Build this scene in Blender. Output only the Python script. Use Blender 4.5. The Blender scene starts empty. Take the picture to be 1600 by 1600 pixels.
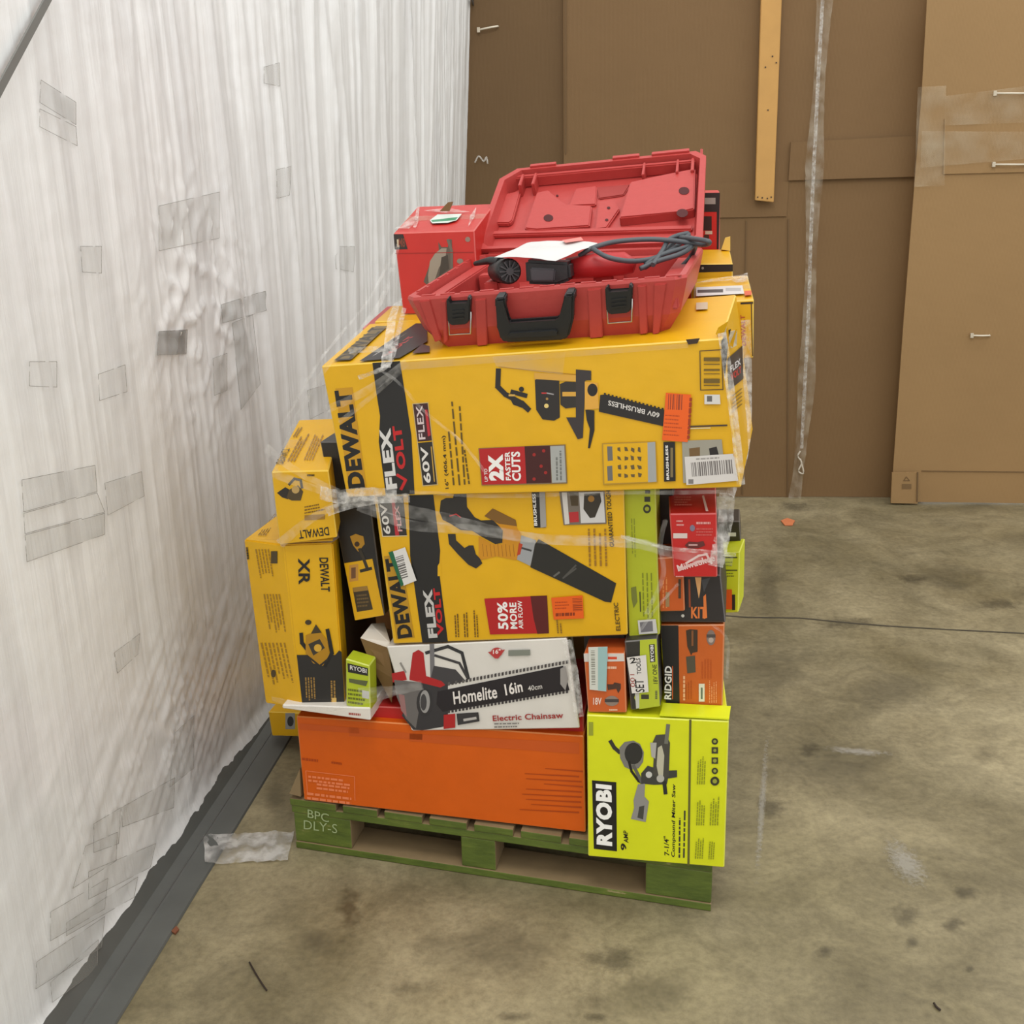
import bpy, bmesh, math, random
from mathutils import Vector, Matrix, noise
random.seed(7)
S = bpy.context.scene
COL = S.collection

# ---------------------------------------------------------------- camera
PITCH, YAW, ROLL, FPX, CAMH = 16.7, 6.43, -1.39, 1740.0, 1.55
R = (Matrix.Rotation(math.radians(YAW), 3, 'Z') @ Matrix.Rotation(math.radians(90-PITCH), 3, 'X')
     @ Matrix.Rotation(math.radians(ROLL), 3, 'Z'))
CAM = Vector((0, 0, CAMH))
cd = bpy.data.cameras.new('camera'); cam = bpy.data.objects.new('camera', cd); COL.objects.link(cam)
cd.sensor_width = 36; cd.lens = 36*FPX/1600; cd.clip_start = .05; cd.clip_end = 60
cam.matrix_world = Matrix.Translation(CAM) @ R.to_4x4()
S.camera = cam

# ---------------------------------------------------------------- light
W = bpy.data.worlds.new('world'); S.world = W; W.use_nodes = True
W.node_tree.nodes['Background'].inputs[0].default_value = (1.0, .988, .965, 1)
W.node_tree.nodes['Background'].inputs[1].default_value = 1.0
def area(name, loc, target, sx, sy, power, col=(1, .975, .935)):
    l = bpy.data.lights.new(name, 'AREA'); l.shape = 'RECTANGLE'; l.size = sx; l.size_y = sy
    l.energy = power; l.color = col
    o = bpy.data.objects.new(name, l); COL.objects.link(o); o.location = loc
    o.rotation_euler = (Vector(target)-Vector(loc)).to_track_quat('-Z', 'Y').to_euler()
area('warehouse_light', (3.0, 4.1, 5.4), (-.7, 2.4, .4), .7, 2.4, 34)
area('warehouse_light', (.6, -2.2, 5.0), (.2, 2.4, .8), 2.4, 1.6, 34)
area('warehouse_light', (-.2, .4, 5.6), (-.2, 2.0, .3), 1.6, 1.6, 70)
S.view_settings.view_transform = 'Standard'; S.view_settings.look = 'None'
S.view_settings.gamma = 1; S.view_settings.use_curve_mapping = False
S.view_settings.exposure = 0.24

# ---------------------------------------------------------------- helpers
def ray(px, py): return R @ Vector(((px-800)/FPX, -(py-800)/FPX, -1))
A0 = Vector((-.80617, 2.28933, 0)); UX = Vector((.98480, -.17368, 0)); WY = Vector((.0872, .9962, 0)); ZZ = Vector((0, 0, 1))
def pal(u, w, z): return A0 + UX*u + WY*w + ZZ*z            # pallet frame
class Plane:
    def __init__(s, p, n):
        s.p = p.copy(); s.n = n.normalized()
        if s.n.dot(CAM-p) < 0: s.n = -s.n
    def hit(s, px, py, off=0):
        d = ray(px, py); p = s.p + s.n*off
        return CAM + d*((p-CAM).dot(s.n)/d.dot(s.n))
def wplane(wl, wr=None):
    wr = wl if wr is None else wr
    a, b = pal(0, wl, 0), pal(1, wr, 0)
    return Plane(a, (b-a).cross(ZZ))
def at(px, py, w): return wplane(w).hit(px, py)
def plane3(a, b, c): return Plane(a, (b-a).cross(c-a))
def lin(c):
    f = lambda v: v/12.92 if v <= .04045 else ((v+.055)/1.055)**2.4
    return tuple(f(x/255) for x in c)

MATS = {}
def mat(rgb, rough=.5, metal=0, kind='card', bump=.15, var=.08, scale=18):
    key = (rgb, rough, metal, kind)
    if key in MATS: return MATS[key]
    m = bpy.data.materials.new(kind); m.use_nodes = True; nt = m.node_tree; N = nt.nodes; L = nt.links
    b = N['Principled BSDF']; c = lin(rgb)
    b.inputs['Roughness'].default_value = rough; b.inputs['Metallic'].default_value = metal
    tc = N.new('ShaderNodeTexCoord'); n = N.new('ShaderNodeTexNoise'); n.inputs['Scale'].default_value = scale
    n.inputs['Detail'].default_value = 5; L.new(tc.outputs['Object'], n.inputs['Vector'])
    mx = N.new('ShaderNodeMix'); mx.data_type = 'RGBA'
    mx.inputs[6].default_value = tuple(v*(1-var) for v in c)+(1,); mx.inputs[7].default_value = tuple(min(1, v*(1+var)) for v in c)+(1,)
    L.new(n.outputs[0], mx.inputs[0]); L.new(mx.outputs[2], b.inputs['Base Color'])
    if bump:
        bp = N.new('ShaderNodeBump'); bp.inputs['Strength'].default_value = bump; bp.inputs['Distance'].default_value = .01
        L.new(n.outputs[0], bp.inputs['Height']); L.new(bp.outputs[0], b.inputs['Normal'])
    MATS[key] = m; return m
def ink(rgb): return mat(tuple(rgb), .42, 0, 'print', 0, .04, 30)
def filmmat(name, alpha, tint=(225, 222, 215), rough=.22, streak=40):
    m = bpy.data.materials.new(name); m.use_nodes = True; nt = m.node_tree; N = nt.nodes; L = nt.links
    b = N['Principled BSDF']; b.inputs['Base Color'].default_value = lin(tint)+(1,); b.inputs['Roughness'].default_value = rough
    b.inputs['Specular IOR Level'].default_value = .8
    tc = N.new('ShaderNodeTexCoord'); n = N.new('ShaderNodeTexNoise'); n.inputs['Scale'].default_value = streak; n.inputs['Detail'].default_value = 4
    L.new(tc.outputs['Object'], n.inputs['Vector'])
    mr = N.new('ShaderNodeMapRange'); mr.inputs[1].default_value = .35; mr.inputs[2].default_value = .65
    mr.inputs[3].default_value = alpha*.3; mr.inputs[4].default_value = min(1, alpha*1.7)
    L.new(n.outputs[0], mr.inputs[0]); L.new(mr.outputs[0], b.inputs['Alpha'])
    bp = N.new('ShaderNodeBump'); bp.inputs['Strength'].default_value = .5; bp.inputs['Distance'].default_value = .004
    L.new(n.outputs[0], bp.inputs['Height']); L.new(bp.outputs[0], b.inputs['Normal'])
    return m

def empty(name, loc):
    o = bpy.data.objects.new(name, None); COL.objects.link(o); o.location = loc; o.empty_display_size = .05; return o
def tag(o, label=None, cat=None, group=None, kind=None):
    if label: o['label'] = label
    if cat: o['category'] = cat
    if group: o['group'] = group
    if kind: o['kind'] = kind
    return o
def org(o):
    p = Vector(o.location)
    while o.parent: o = o.parent; p = p + Vector(o.location)
    return p
def link(name, me, mats, parent=None, loc=None):
    """me is in world coordinates; shifted so that the object sits at loc (or rides on its parent)"""
    for m in (mats if isinstance(mats, (list, tuple)) else [mats]): me.materials.append(m)
    o = bpy.data.objects.new(name, me); COL.objects.link(o)
    if parent:
        base = org(parent) + (Vector(loc) if loc else Vector()); o.parent = parent
        if loc: o.location = loc
    else:
        base = Vector(loc) if loc else Vector(); o.location = base
    me.transform(Matrix.Translation(-base)); return o
def bmobj(name, bm, mats, parent=None, loc=None, smooth=False):
    bmesh.ops.recalc_face_normals(bm, faces=bm.faces)
    if smooth:
        for f in bm.faces: f.smooth = True
    me = bpy.data.meshes.new(name); bm.to_mesh(me); bm.free(); return link(name, me, mats, parent, loc)
def hexa(bm, F, B, bev=.003, seg=2, wear=False):
    """F, B: TL TR BR BL"""
    v = [bm.verts.new(p) for p in list(F)+list(B)]
    fs = [bm.faces.new([v[i] for i in q]) for q in ((0, 1, 2, 3), (5, 4, 7, 6), (4, 5, 1, 0), (3, 2, 6, 7), (1, 5, 6, 2), (4, 0, 3, 7))]
    if bev:
        es = {e for f in fs for e in f.edges}
        q = bmesh.ops.bevel(bm, geom=list(es), offset=bev, segments=seg, affect='EDGES', profile=.6)
        if wear:
            for f in q['faces']: f.material_index = 1
    return fs
def prism(bm, pts, d, bev=0, matidx=0):
    """solid from a flat polygon of world points and an extrusion vector"""
    n = len(pts); a = [bm.verts.new(p) for p in pts]; b = [bm.verts.new(p+d) for p in pts]
    fs = [bm.faces.new(a), bm.faces.new(b[::-1])]+[bm.faces.new([a[i], b[i], b[(i+1) % n], a[(i+1) % n]]) for i in range(n)]
    for f in fs: f.material_index = matidx
    if bev:
        es = {e for f in fs for e in f.edges}
        r = bmesh.ops.bevel(bm, geom=list(es), offset=bev, segments=2, affect='EDGES')
        for f in r['faces']: f.material_index = matidx
def slab(bm, c, ex, ey, ez, sx, sy, sz, bev=0):
    """box centred at c with axes and full sizes"""
    x, y, z = ex*sx/2, ey*sy/2, ez*sz/2
    F = [c-x-y+z, c+x-y+z, c+x-y-z, c-x-y-z]; B = [p+2*y for p in F]
    hexa(bm, F, B, bev)
def tube(bm, pts, r, seg=8, closed=False, mi=0):
    n = len(pts); rings = []
    for i, p in enumerate(pts):
        a = pts[i-1] if (i or closed) else p; b = pts[(i+1) % n] if (i < n-1 or closed) else p
        t = (b-a).normalized(); s = t.cross(ZZ)
        if s.length < .05: s = t.cross(Vector((0, 1, 0)))
        s.normalize(); q = t.cross(s); rr = r[i] if isinstance(r, list) else r
        rings.append([bm.verts.new(p+(s*math.cos(k*2*math.pi/seg)+q*math.sin(k*2*math.pi/seg))*rr) for k in range(seg)])
    for i in range(n if closed else n-1):
        A, B = rings[i], rings[(i+1) % n]
        for k in range(seg):
            f = bm.faces.new([A[k], A[(k+1) % seg], B[(k+1) % seg], B[k]]); f.smooth = True; f.material_index = mi
    if not closed: bm.faces.new(rings[0][::-1]); bm.faces.new(rings[-1])
def spline(P, n=10):
    P = [Vector(p) for p in P]; out = []
    Q = [2*P[0]-P[1]]+P+[2*P[-1]-P[-2]]
    for i in range(1, len(Q)-2):
        for k in range(n):
            t = k/n; a, b, c, d = Q[i-1:i+3]
            out.append(.5*((2*b)+(c-a)*t+(2*a-5*b+4*c-d)*t*t+(3*b-a-3*c+d)*t**3))
    return out+[P[-1]]

# text outlines from the built-in font
TC = {}
def glyphs(s, bold):
    k = (s, bold)
    if k not in TC:
        cu = bpy.data.curves.new('t', 'FONT'); cu.body = s; cu.offset = bold; cu.resolution_u = 3; cu.space_character = 1+bold*1.5
        o = bpy.data.objects.new('t', cu); COL.objects.link(o); bpy.context.view_layer.update()
        me = o.evaluated_get(bpy.context.evaluated_depsgraph_get()).to_mesh()
        V = [(v.co.x, v.co.y) for v in me.vertices]; Fs = [tuple(p.vertices) for p in me.polygons]
        bpy.data.objects.remove(o); bpy.data.curves.remove(cu)
        x0 = min(v[0] for v in V); x1 = max(v[0] for v in V); y0 = min(v[1] for v in V); y1 = max(v[1] for v in V)
        TC[k] = ([((x-x0)/(x1-x0), (y-y0)/(y1-y0)) for x, y in V], Fs)
    return TC[k]

K = (26, 25, 24); WHITE = (232, 230, 226); YEL = (216, 166, 10); RED = (186, 28, 30); GREY = (150, 150, 148)
class Print:
    """flat ink or paper on one plane; polygons are given as seen in the photograph and land on the plane in 3-D"""
    def __init__(s, plane, name, root, off=.0006):
        s.pl, s.name, s.root, s.off = plane, name, root, off; s.bm = bmesh.new(); s.m = []; s.k = 0
    def part(s, name):
        s.flush(); s.name = name; return s
    def flush(s):
        if len(s.bm.faces):
            me = bpy.data.meshes.new(s.name); s.bm.to_mesh(me); o = link(s.name, me, s.m, s.root)
            if s.name in ('fine_print', 'printed_artwork', 'barcode_sticker'): o['kind'] = 'stuff'
        s.bm.free(); s.bm = bmesh.new(); s.m = []
    def mi(s, c):
        m = ink(c)
        if m not in s.m: s.m.append(m)
        return s.m.index(m)
    def face(s, pts, c, o):
        f = s.bm.faces.new([s.bm.verts.new(p+s.pl.n*o) for p in pts]); f.material_index = s.mi(c)
    def nxt(s): s.k += 1; return s.off + s.k*.00003
    def poly(s, pts, c):
        s.face([s.pl.hit(*p) for p in pts], c, s.nxt()); return s
    def quads(s, qs, c):
        o = s.nxt()
        for q in qs: s.face([s.pl.hit(*p) for p in q], c, o)
        return s
    def rect(s, x0, y0, x1, y1, c, sk=0): return s.poly([(x0, y0), (x1, y0+sk), (x1, y1+sk), (x0, y1)], c)
    def circle(s, cx, cy, r, c, ry=None, n=18):
        ry = ry or r
        return s.poly([(cx+r*math.cos(i*2*math.pi/n), cy+ry*math.sin(i*2*math.pi/n)) for i in range(n)], c)
    def stroke(s, pts, w, c):
        o = s.nxt()
        for a, b in zip(pts, pts[1:]):
            d = Vector((b[0]-a[0], b[1]-a[1])); l = d.length or 1; n = Vector((-d.y, d.x))/l*w/2; e = d/l*w*.3
            s.face([s.pl.hit(*p) for p in ((a[0]+n.x-e.x, a[1]+n.y-e.y), (b[0]+n.x+e.x, b[1]+n.y+e.y), (b[0]-n.x+e.x, b[1]-n.y+e.y), (a[0]-n.x-e.x, a[1]-n.y-e.y))], c, o); o += .00001
        return s
    def text(s, t, bl, br, tl, c, bold=.02):
        n0 = s.name; s.part('printed_lettering' if s.name != 'stencil_lettering' else n0)
        V, Fs = glyphs(t, bold); p, q, r = s.pl.hit(*bl), s.pl.hit(*br), s.pl.hit(*tl); o = s.nxt()
        vs = [s.bm.verts.new(p+(q-p)*x+(r-p)*y+s.pl.n*o) for x, y in V]; k = s.mi(c)
        for f in Fs:
            try: s.bm.faces.new([vs[i] for i in f]).material_index = k
            except ValueError: pass
        return s.part(n0)
    def lines(s, o, a, b, n, c, fill=.55, seed=1):
        """n rows of fine print: o origin, a along a row, b across all rows"""
        n0 = s.name; s.part('fine_print'); rg = random.Random(seed); qs = []
        for i in range(n):
            y0 = (i+.5-fill/2)/n; y1 = (i+.5+fill/2)/n; x = 0; end = rg.uniform(.7, 1)
            while x < end:
                w = rg.uniform(.05, .16); x1 = min(end, x+w)
                P = lambda u, v: (o[0]+a[0]*u+b[0]*v, o[1]+a[1]*u+b[1]*v)
                qs.append([P(x, y0), P(x1, y0), P(x1, y1), P(x, y1)]); x = x1+.025
        return s.quads(qs, c).part(n0)
    def bars(s, o, a, b, n, c, seed=3):
        rg = random.Random(seed); qs = []; x = 0
        while x < 1:
            w = rg.uniform(.3, 1.3)/n; x1 = min(1, x+w); P = lambda u, v: (o[0]+a[0]*u+b[0]*v, o[1]+a[1]*u+b[1]*v)
            qs.append([P(x, 0), P(x1, 0), P(x1, 1), P(x, 1)]); x = x1+rg.uniform(.3, 1.1)/n
        return s.quads(qs, c)
    def build(s): s.flush()

def facepoly(root, f, q, col, off=.0012, name='printed_artwork'):
    """flat ink on one face given by its four corners f (TL TR BR BL); q are (across, down) fractions"""
    n = (f[1]-f[0]).cross(f[3]-f[0]).normalized(); c = sum(f, Vector())/4
    if n.dot(c-Vector((-.25, 2.6, .7))) < 0: n = -n
    bm = bmesh.new(); bm.faces.new([bm.verts.new((f[0]*(1-a)+f[1]*a)*(1-b)+(f[3]*(1-a)+f[2]*a)*b+n*off) for a, b in q]); bmobj(name, bm, ink(col), root)
class Carton:
    def __init__(s, label, quad, w, depth, col, cat='box', name='cardboard_box', back=None, rise=0, yaw=5, group=None, seam=True, rough=.42, cut=None):
        wl, wr = w if isinstance(w, tuple) else (w, w)
        s.front = wplane(wl, wr); s.F = [s.front.hit(*p) for p in quad]
        if back:
            bp = wplane(back[2]); tl = bp.hit(*back[0]); k0, k1 = .5, 1.6      # keep the lid planar: back edge parallel to the front edge
            for _ in range(30):
                k = (k0+k1)/2; q = R.transposed() @ (tl+(s.F[1]-s.F[0])*k-CAM)
                if 800+FPX*q.x/-q.z < back[1][0]: k0 = k
                else: k1 = k
            tr = tl+(s.F[1]-s.F[0])*k
            s.B = [tl, tr, tr+(s.F[2]-s.F[1]), tl+(s.F[3]-s.F[0])]
        else:
            d = Matrix.Rotation(math.radians(yaw), 3, 'Z') @ -s.front.n; d = Vector((d.x, d.y, 0)).normalized()*depth + ZZ*rise
            s.B = [p+d for p in s.F]
        base = (s.F[2]+s.F[3]+s.B[2]+s.B[3])/4; base.z = min(p.z for p in s.F+s.B)
        bm = bmesh.new(); hexa(bm, s.F, s.B, .0024, 1, True)
        s.o = bmobj(name, bm, [mat(col, rough, 0, 'printed cardboard'), mat(tuple(int(v*.72+235*.28) for v in col), rough, 0, 'worn cardboard edge')], None, base)
        tag(s.o, label, cat, group)
        s.top = plane3((s.F[0]+s.F[0])/2, s.F[1], (s.B[0]+s.B[1])/2)
        s.right = plane3(s.F[1], s.F[2], s.B[1]); s.left = plane3(s.F[0], s.F[3], s.B[0])
        if seam:   # clear tape over the joint of the top flaps
            a = (s.F[0]+s.B[0])/2; b = (s.F[1]+s.B[1])/2; d = (s.B[0]-s.F[0]).normalized()*.022; up = (b-a).cross(d).normalized()*.0012
            bm = bmesh.new(); v = [bm.verts.new(p+up) for p in (a-d, b-d, b+d, a+d)]; bm.faces.new(v)
            bmobj('packing_tape', bm, TAPE, s.o)
    def p(s, name='printed_artwork', pl=None, off=.0006): return Print(pl or s.front, name, s.o, off)

TAPE = filmmat('clear packing tape', .16, (205, 190, 160), .18, 8)
FILM = filmmat('stretch film', .12, (232, 230, 224), .2, 35)
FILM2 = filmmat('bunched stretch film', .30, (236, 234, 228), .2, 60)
#@@SETTING
# ================================================================ SETTING
# floor
def floor_mat():
    m = bpy.data.materials.new('worn concrete'); m.use_nodes = True; nt = m.node_tree; N = nt.nodes; L = nt.links; b = N['Principled BSDF']
    tc = N.new('ShaderNodeTexCoord'); out = None
    def nz(scale, det, r=.55, dist=0):
        n = N.new('ShaderNodeTexNoise'); n.inputs['Scale'].default_value = scale; n.inputs['Detail'].default_value = det
        n.inputs['Roughness'].default_value = r; n.inputs['Distortion'].default_value = dist; L.new(tc.outputs['Object'], n.inputs['Vector']); return n
    def ramp(src, a, b_, c0, c1):
        r = N.new('ShaderNodeValToRGB'); r.color_ramp.elements[0].position = a; r.color_ramp.elements[1].position = b_
        r.color_ramp.elements[0].color = c0+(1,); r.color_ramp.elements[1].color = c1+(1,); L.new(src, r.inputs[0]); return r.outputs[0]
    def mixc(f, a, b_, mode='MULTIPLY'):
        x = N.new('ShaderNodeMix'); x.data_type = 'RGBA'; x.blend_type = mode; x.inputs[0].default_value = f; L.new(a, x.inputs[6]); L.new(b_, x.inputs[7]); return x.outputs[2]
    base = ramp(nz(1.1, 8, .6, .6).outputs[0], .34, .66, lin((106, 97, 70)), lin((162, 151, 121)))
    c = mixc(.8, base, ramp(nz(6, 8, .7, 1.5).outputs[0], .30, .62, (.62, .61, .58), (1.1, 1.1, 1.08)))
    c = mixc(.7, c, ramp(nz(55, 6, .7).outputs[0], .3, .6, (.66, .65, .63), (1.12, 1.12, 1.1)))
    c = mixc(.6, c, ramp(nz(3.1, 10, .75, 2.5).outputs[0], .60, .72, (1, 1, 1), (.74, .71, .64)))
    L.new(c, b.inputs['Base Color']); L.new(ramp(nz(4, 5).outputs[0], .3, .7, (.42,)*3, (.7,)*3), b.inputs['Roughness'])
    bp = N.new('ShaderNodeBump'); bp.inputs['Strength'].default_value = .25; bp.inputs['Distance'].default_value = .004
    L.new(nz(30, 8, .7).outputs[0], bp.inputs['Height']); L.new(bp.outputs[0], b.inputs['Normal']); return m
bm = bmesh.new(); slab(bm, Vector((2.4, 1.4, -.05)), Vector((1, 0, 0)), Vector((0, 1, 0)), ZZ, 10.0, 11.0, .1)
floor = bmobj('floor', bm, floor_mat()); tag(floor, 'worn stained grey-brown concrete floor', kind='structure')
GP = Plane(Vector((0, 0, 0)), ZZ)
def soft(name, rgb, amax, rough=.5, th=.5, scale=28):
    m = bpy.data.materials.new(name); m.use_nodes = True; nt = m.node_tree; N = nt.nodes; L = nt.links; b = N['Principled BSDF']
    b.inputs['Base Color'].default_value = lin(rgb)+(1,); b.inputs['Roughness'].default_value = rough
    vc = N.new('ShaderNodeVertexColor'); vc.layer_name = 'edge'; tc = N.new('ShaderNodeTexCoord'); n = N.new('ShaderNodeTexNoise')
    n.inputs['Scale'].default_value = scale; n.inputs['Detail'].default_value = 6; n.inputs['Roughness'].default_value = .7; L.new(tc.outputs['Object'], n.inputs['Vector'])
    ad = N.new('ShaderNodeMath'); ad.operation = 'MULTIPLY_ADD'; ad.inputs[1].default_value = 1.6; L.new(n.outputs[0], ad.inputs[0])
    L.new(vc.outputs[0], ad.inputs[2]); mr = N.new('ShaderNodeMapRange'); mr.inputs[1].default_value = 1.05; mr.inputs[2].default_value = 1.6; mr.inputs[4].default_value = amax
    L.new(ad.outputs[0], mr.inputs[0]); L.new(mr.outputs[0], b.inputs['Alpha']); return m
DARK = soft('oil stain', (70, 64, 52), .36); BROWN = soft('damp stain', (84, 68, 44), .42); CHALK = soft('white scuff', (190, 186, 176), .45, scale=90)
GRIME = soft('grime', (92, 85, 68), .26, scale=9)  # broad faint grime stains on the concrete
def stain(cx, cy, rx, ry, m, name='floor_stain', z=.0012, ang=0):
    bm = bmesh.new(); lay = bm.loops.layers.color.new('edge'); c = bm.verts.new(GP.hit(cx, cy)+ZZ*z); n = 22; ca, sa = math.cos(math.radians(ang)), math.sin(math.radians(ang)); vs = []
    for i in range(n):
        t = i*2*math.pi/n; k = 1+.22*noise.noise(Vector((cx+math.cos(t)*2, cy+math.sin(t)*2, 3)))
        x, y = rx*k*math.cos(t), ry*k*math.sin(t); vs.append(bm.verts.new(GP.hit(cx+x*ca-y*sa, cy+x*sa+y*ca)+ZZ*z))
    for i in range(n):
        f = bm.faces.new([c, vs[i], vs[(i+1) % n]])
        for lp in f.loops: lp[lay] = (1, 1, 1, 1) if lp.vert == c else (0, 0, 0, 1)
    bmobj(name, bm, m, floor)
for a in [(1415, 1432, 34, 28, DARK), (1425, 1475, 16, 14, DARK), (1290, 1487, 24, 16, DARK), (1205, 1262, 36, 26, DARK), (1515, 1514, 12, 8, DARK), (1490, 1445, 26, 18, DARK),
          (1265, 1172, 26, 18, DARK), (1510, 1395, 30, 16, DARK), (1070, 1400, 60, 40, DARK), (960, 1500, 60, 34, DARK), (545, 1420, 26, 50, BROWN), (490, 1470, 50, 30, GRIME),
          (1380, 1080, 120, 50, GRIME), (1205, 1040, 90, 60, GRIME), (1460, 900, 130, 36, GRIME), (1560, 945, 50, 14, DARK), (1425, 905, 36, 10, DARK), (1240, 792, 40, 12, DARK),
          (1300, 1200, 150, 60, GRIME), (770, 1480, 160, 70, GRIME), (1010, 1560, 120, 50, GRIME), (330, 1330, 60, 50, GRIME), (1330, 975, 90, 14, DARK), (640, 1545, 70, 20, GRIME), (800, 1590, 40, 12, DARK),
          (930, 1590, 26, 10, DARK), (430, 1240, 26, 60, GRIME), (1540, 1180, 40, 18, GRIME), (1200, 920, 26, 60, GRIME)]:
    stain(*a)
stain(1415, 1350, 62, 30, CHALK, 'white_scuff', .002, 48)
stain(1340, 1175, 70, 8, CHALK, 'white_scuff', .002, 5)
stain(1190, 1270, 8, 150, CHALK, 'white_scuff', .002, 4)
bm = bmesh.new()
jp = [(1128, 962), (1170, 965), (1250, 966), (1330, 974), (1395, 979), (1480, 984), (1600, 990), (1700, 995)]
for (a, b) in zip(jp, jp[1:]):
    p, q = GP.hit(*a), GP.hit(*b); d = Vector((0, .0045, 0)); bm.faces.new([bm.verts.new(v+ZZ*.0015) for v in (p-d, q-d, q+d, p+d)])
bmobj('crack', bm, mat((70, 64, 52), .8, 0, 'crack'), floor)

# left wall: plastic-wrapped, pleated sheeting
def surf(y, z):
    t = max(0, min(1, (y-2.5)/2.9)); t = t*t*(3-2*t)
    x = -1.1 + t*(.14+.15*min(1, z/1.4)+.06*max(0, z-1.4))
    far = min(1, max(0, (y-1.9)/1.3)); hi = min(1, max(.12, (z-.15)/1.1))
    warp = .35*noise.noise(Vector((y*.7, z*.35, 4)))+.05*z
    f = 0
    for k, (fr, am) in enumerate(((5, .010), (11, .0075), (23, .0045), (44, .0016))):
        v = noise.noise(Vector(((y+warp*.35)*fr, z*(.28+.12*k), k*9.1))); f += am*(1-abs(v)*2.6)*(.6+.8*abs(noise.noise(Vector((y*2.2, z*.7, k+20.)))))
    for fr, am, th in ((6.5, .016, .10), (13, .010, .14), (3.4, .014, .05)):      # sharp pulled pleats
        v = abs(noise.noise(Vector(((y+.05*z)*fr, z*.22, fr*3.3)))); f += am*max(0, 1-v/th)**1.5*(.3+.7*max(0, noise.noise(Vector((y*3, z*1.3, fr)))+.4))
    f *= (.14+.86*far)*hi
    cr = noise.noise(Vector((y*7, z*9, 31)))*.0013+noise.noise(Vector((y*19+z*9, z*26-y*6, 7)))*.0008
    low = max(0, 1-abs(z-.28)/.34)*max(0, 1-abs(y-2.35)/.9)
    g = low*(.009*abs(noise.noise(Vector(((y-z)*6, (y+z*1.2)*15, 2))))+.007*max(0, 1-abs(noise.noise(Vector(((y-z)*4, (y*.9-z*1.6)*11, 8))))/.12))
    mid = math.exp(-((y-2.75)/.3)**2-((z-1.25)/.28)**2)
    g += mid*(.005*noise.noise(Vector((y*13, z*15, 12)))+.010*max(0, 1-abs(noise.noise(Vector((y*9+z*3, z*12-y*4, 12))))/.1))
    edge = max(0, 1-z/.06)*.02
    return x+f+cr+g+edge
def hitwall(px, py, off=.004):
    d = ray(px, py); x = -1.1
    for _ in range(12):
        t = x/d.x; p = CAM+d*t; x = .5*x+.5*surf(p.y, p.z)
    return Vector((x+off, p.y, p.z))
NY, NZ = 560, 260; y0, y1, z0, z1 = .9, 5.45, .02, 3.6
V = [(surf(y0+(y1-y0)*j/NY, z0+(z1-z0)*i/NZ), y0+(y1-y0)*j/NY, z0+(z1-z0)*i/NZ) for i in range(NZ+1) for j in range(NY+1)]
Fc = [(i*(NY+1)+j, i*(NY+1)+j+1, (i+1)*(NY+1)+j+1, (i+1)*(NY+1)+j) for i in range(NZ) for j in range(NY)]
me = bpy.data.meshes.new('wall_left'); me.from_pydata(V, [], Fc)
for p in me.polygons: p.use_smooth = True
def wallmat():
    m = bpy.data.materials.new('white plastic sheeting'); m.use_nodes = True; nt = m.node_tree; N = nt.nodes; L = nt.links; b = N['Principled BSDF']
    b.inputs['Roughness'].default_value = .33; b.inputs['Specular IOR Level'].default_value = .6
    tc = N.new('ShaderNodeTexCoord'); mp = N.new('ShaderNodeMapping'); mp.inputs['Scale'].default_value = (1, 3.2, .45); L.new(tc.outputs['Object'], mp.inputs[0])
    n = N.new('ShaderNodeTexNoise'); n.inputs['Scale'].default_value = 3; n.inputs['Detail'].default_value = 7; L.new(mp.outputs[0], n.inputs['Vector'])
    r = N.new('ShaderNodeValToRGB'); r.color_ramp.elements[0].position = .30; r.color_ramp.elements[0].color = lin((218, 219, 219))+(1,)
    r.color_ramp.elements[1].position = .52; r.color_ramp.elements[1].color = lin((234, 236, 236))+(1,); L.new(n.outputs[0], r.inputs[0])
    L.new(r.outputs[0], b.inputs['Base Color'])
    n2 = N.new('ShaderNodeTexNoise'); n2.inputs['Scale'].default_value = 32; n2.inputs['Detail'].default_value = 6; L.new(tc.outputs['Object'], n2.inputs['Vector'])
    bp = N.new('ShaderNodeBump'); bp.inputs['Strength'].default_value = .16; bp.inputs['Distance'].default_value = .006; L.new(n2.outputs[0], bp.inputs['Height'])
    mp3 = N.new('ShaderNodeMapping'); mp3.inputs['Scale'].default_value = (1, 26, 1.1); L.new(tc.outputs['Object'], mp3.inputs[0])
    n3 = N.new('ShaderNodeTexNoise'); n3.inputs['Scale'].default_value = 1.6; n3.inputs['Detail'].default_value = 3; n3.inputs['Distortion'].default_value = .5; L.new(mp3.outputs[0], n3.inputs['Vector'])
    b3 = N.new('ShaderNodeBump'); b3.inputs['Strength'].default_value = .11; b3.inputs['Distance'].default_value = .02; L.new(n3.outputs[0], b3.inputs['Height']); L.new(bp.outputs[0], b3.inputs['Normal'])
    L.new(b3.outputs[0], b.inputs['Normal'])
    return m
wl = link('wall_left', me, wallmat()); tag(wl, 'white plastic sheeting wall with vertical pleats and tape patches', kind='structure')
TP = [filmmat('grey tape patch', .24, (140, 140, 134), .35, 3), filmmat('pale tape patch', .13, (176, 174, 166), .3, 3), filmmat('dark tape patch', .42, (128, 126, 122), .35, 3)]
EDGE = mat((132, 128, 122), .5, 0, 'tape edge')
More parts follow.
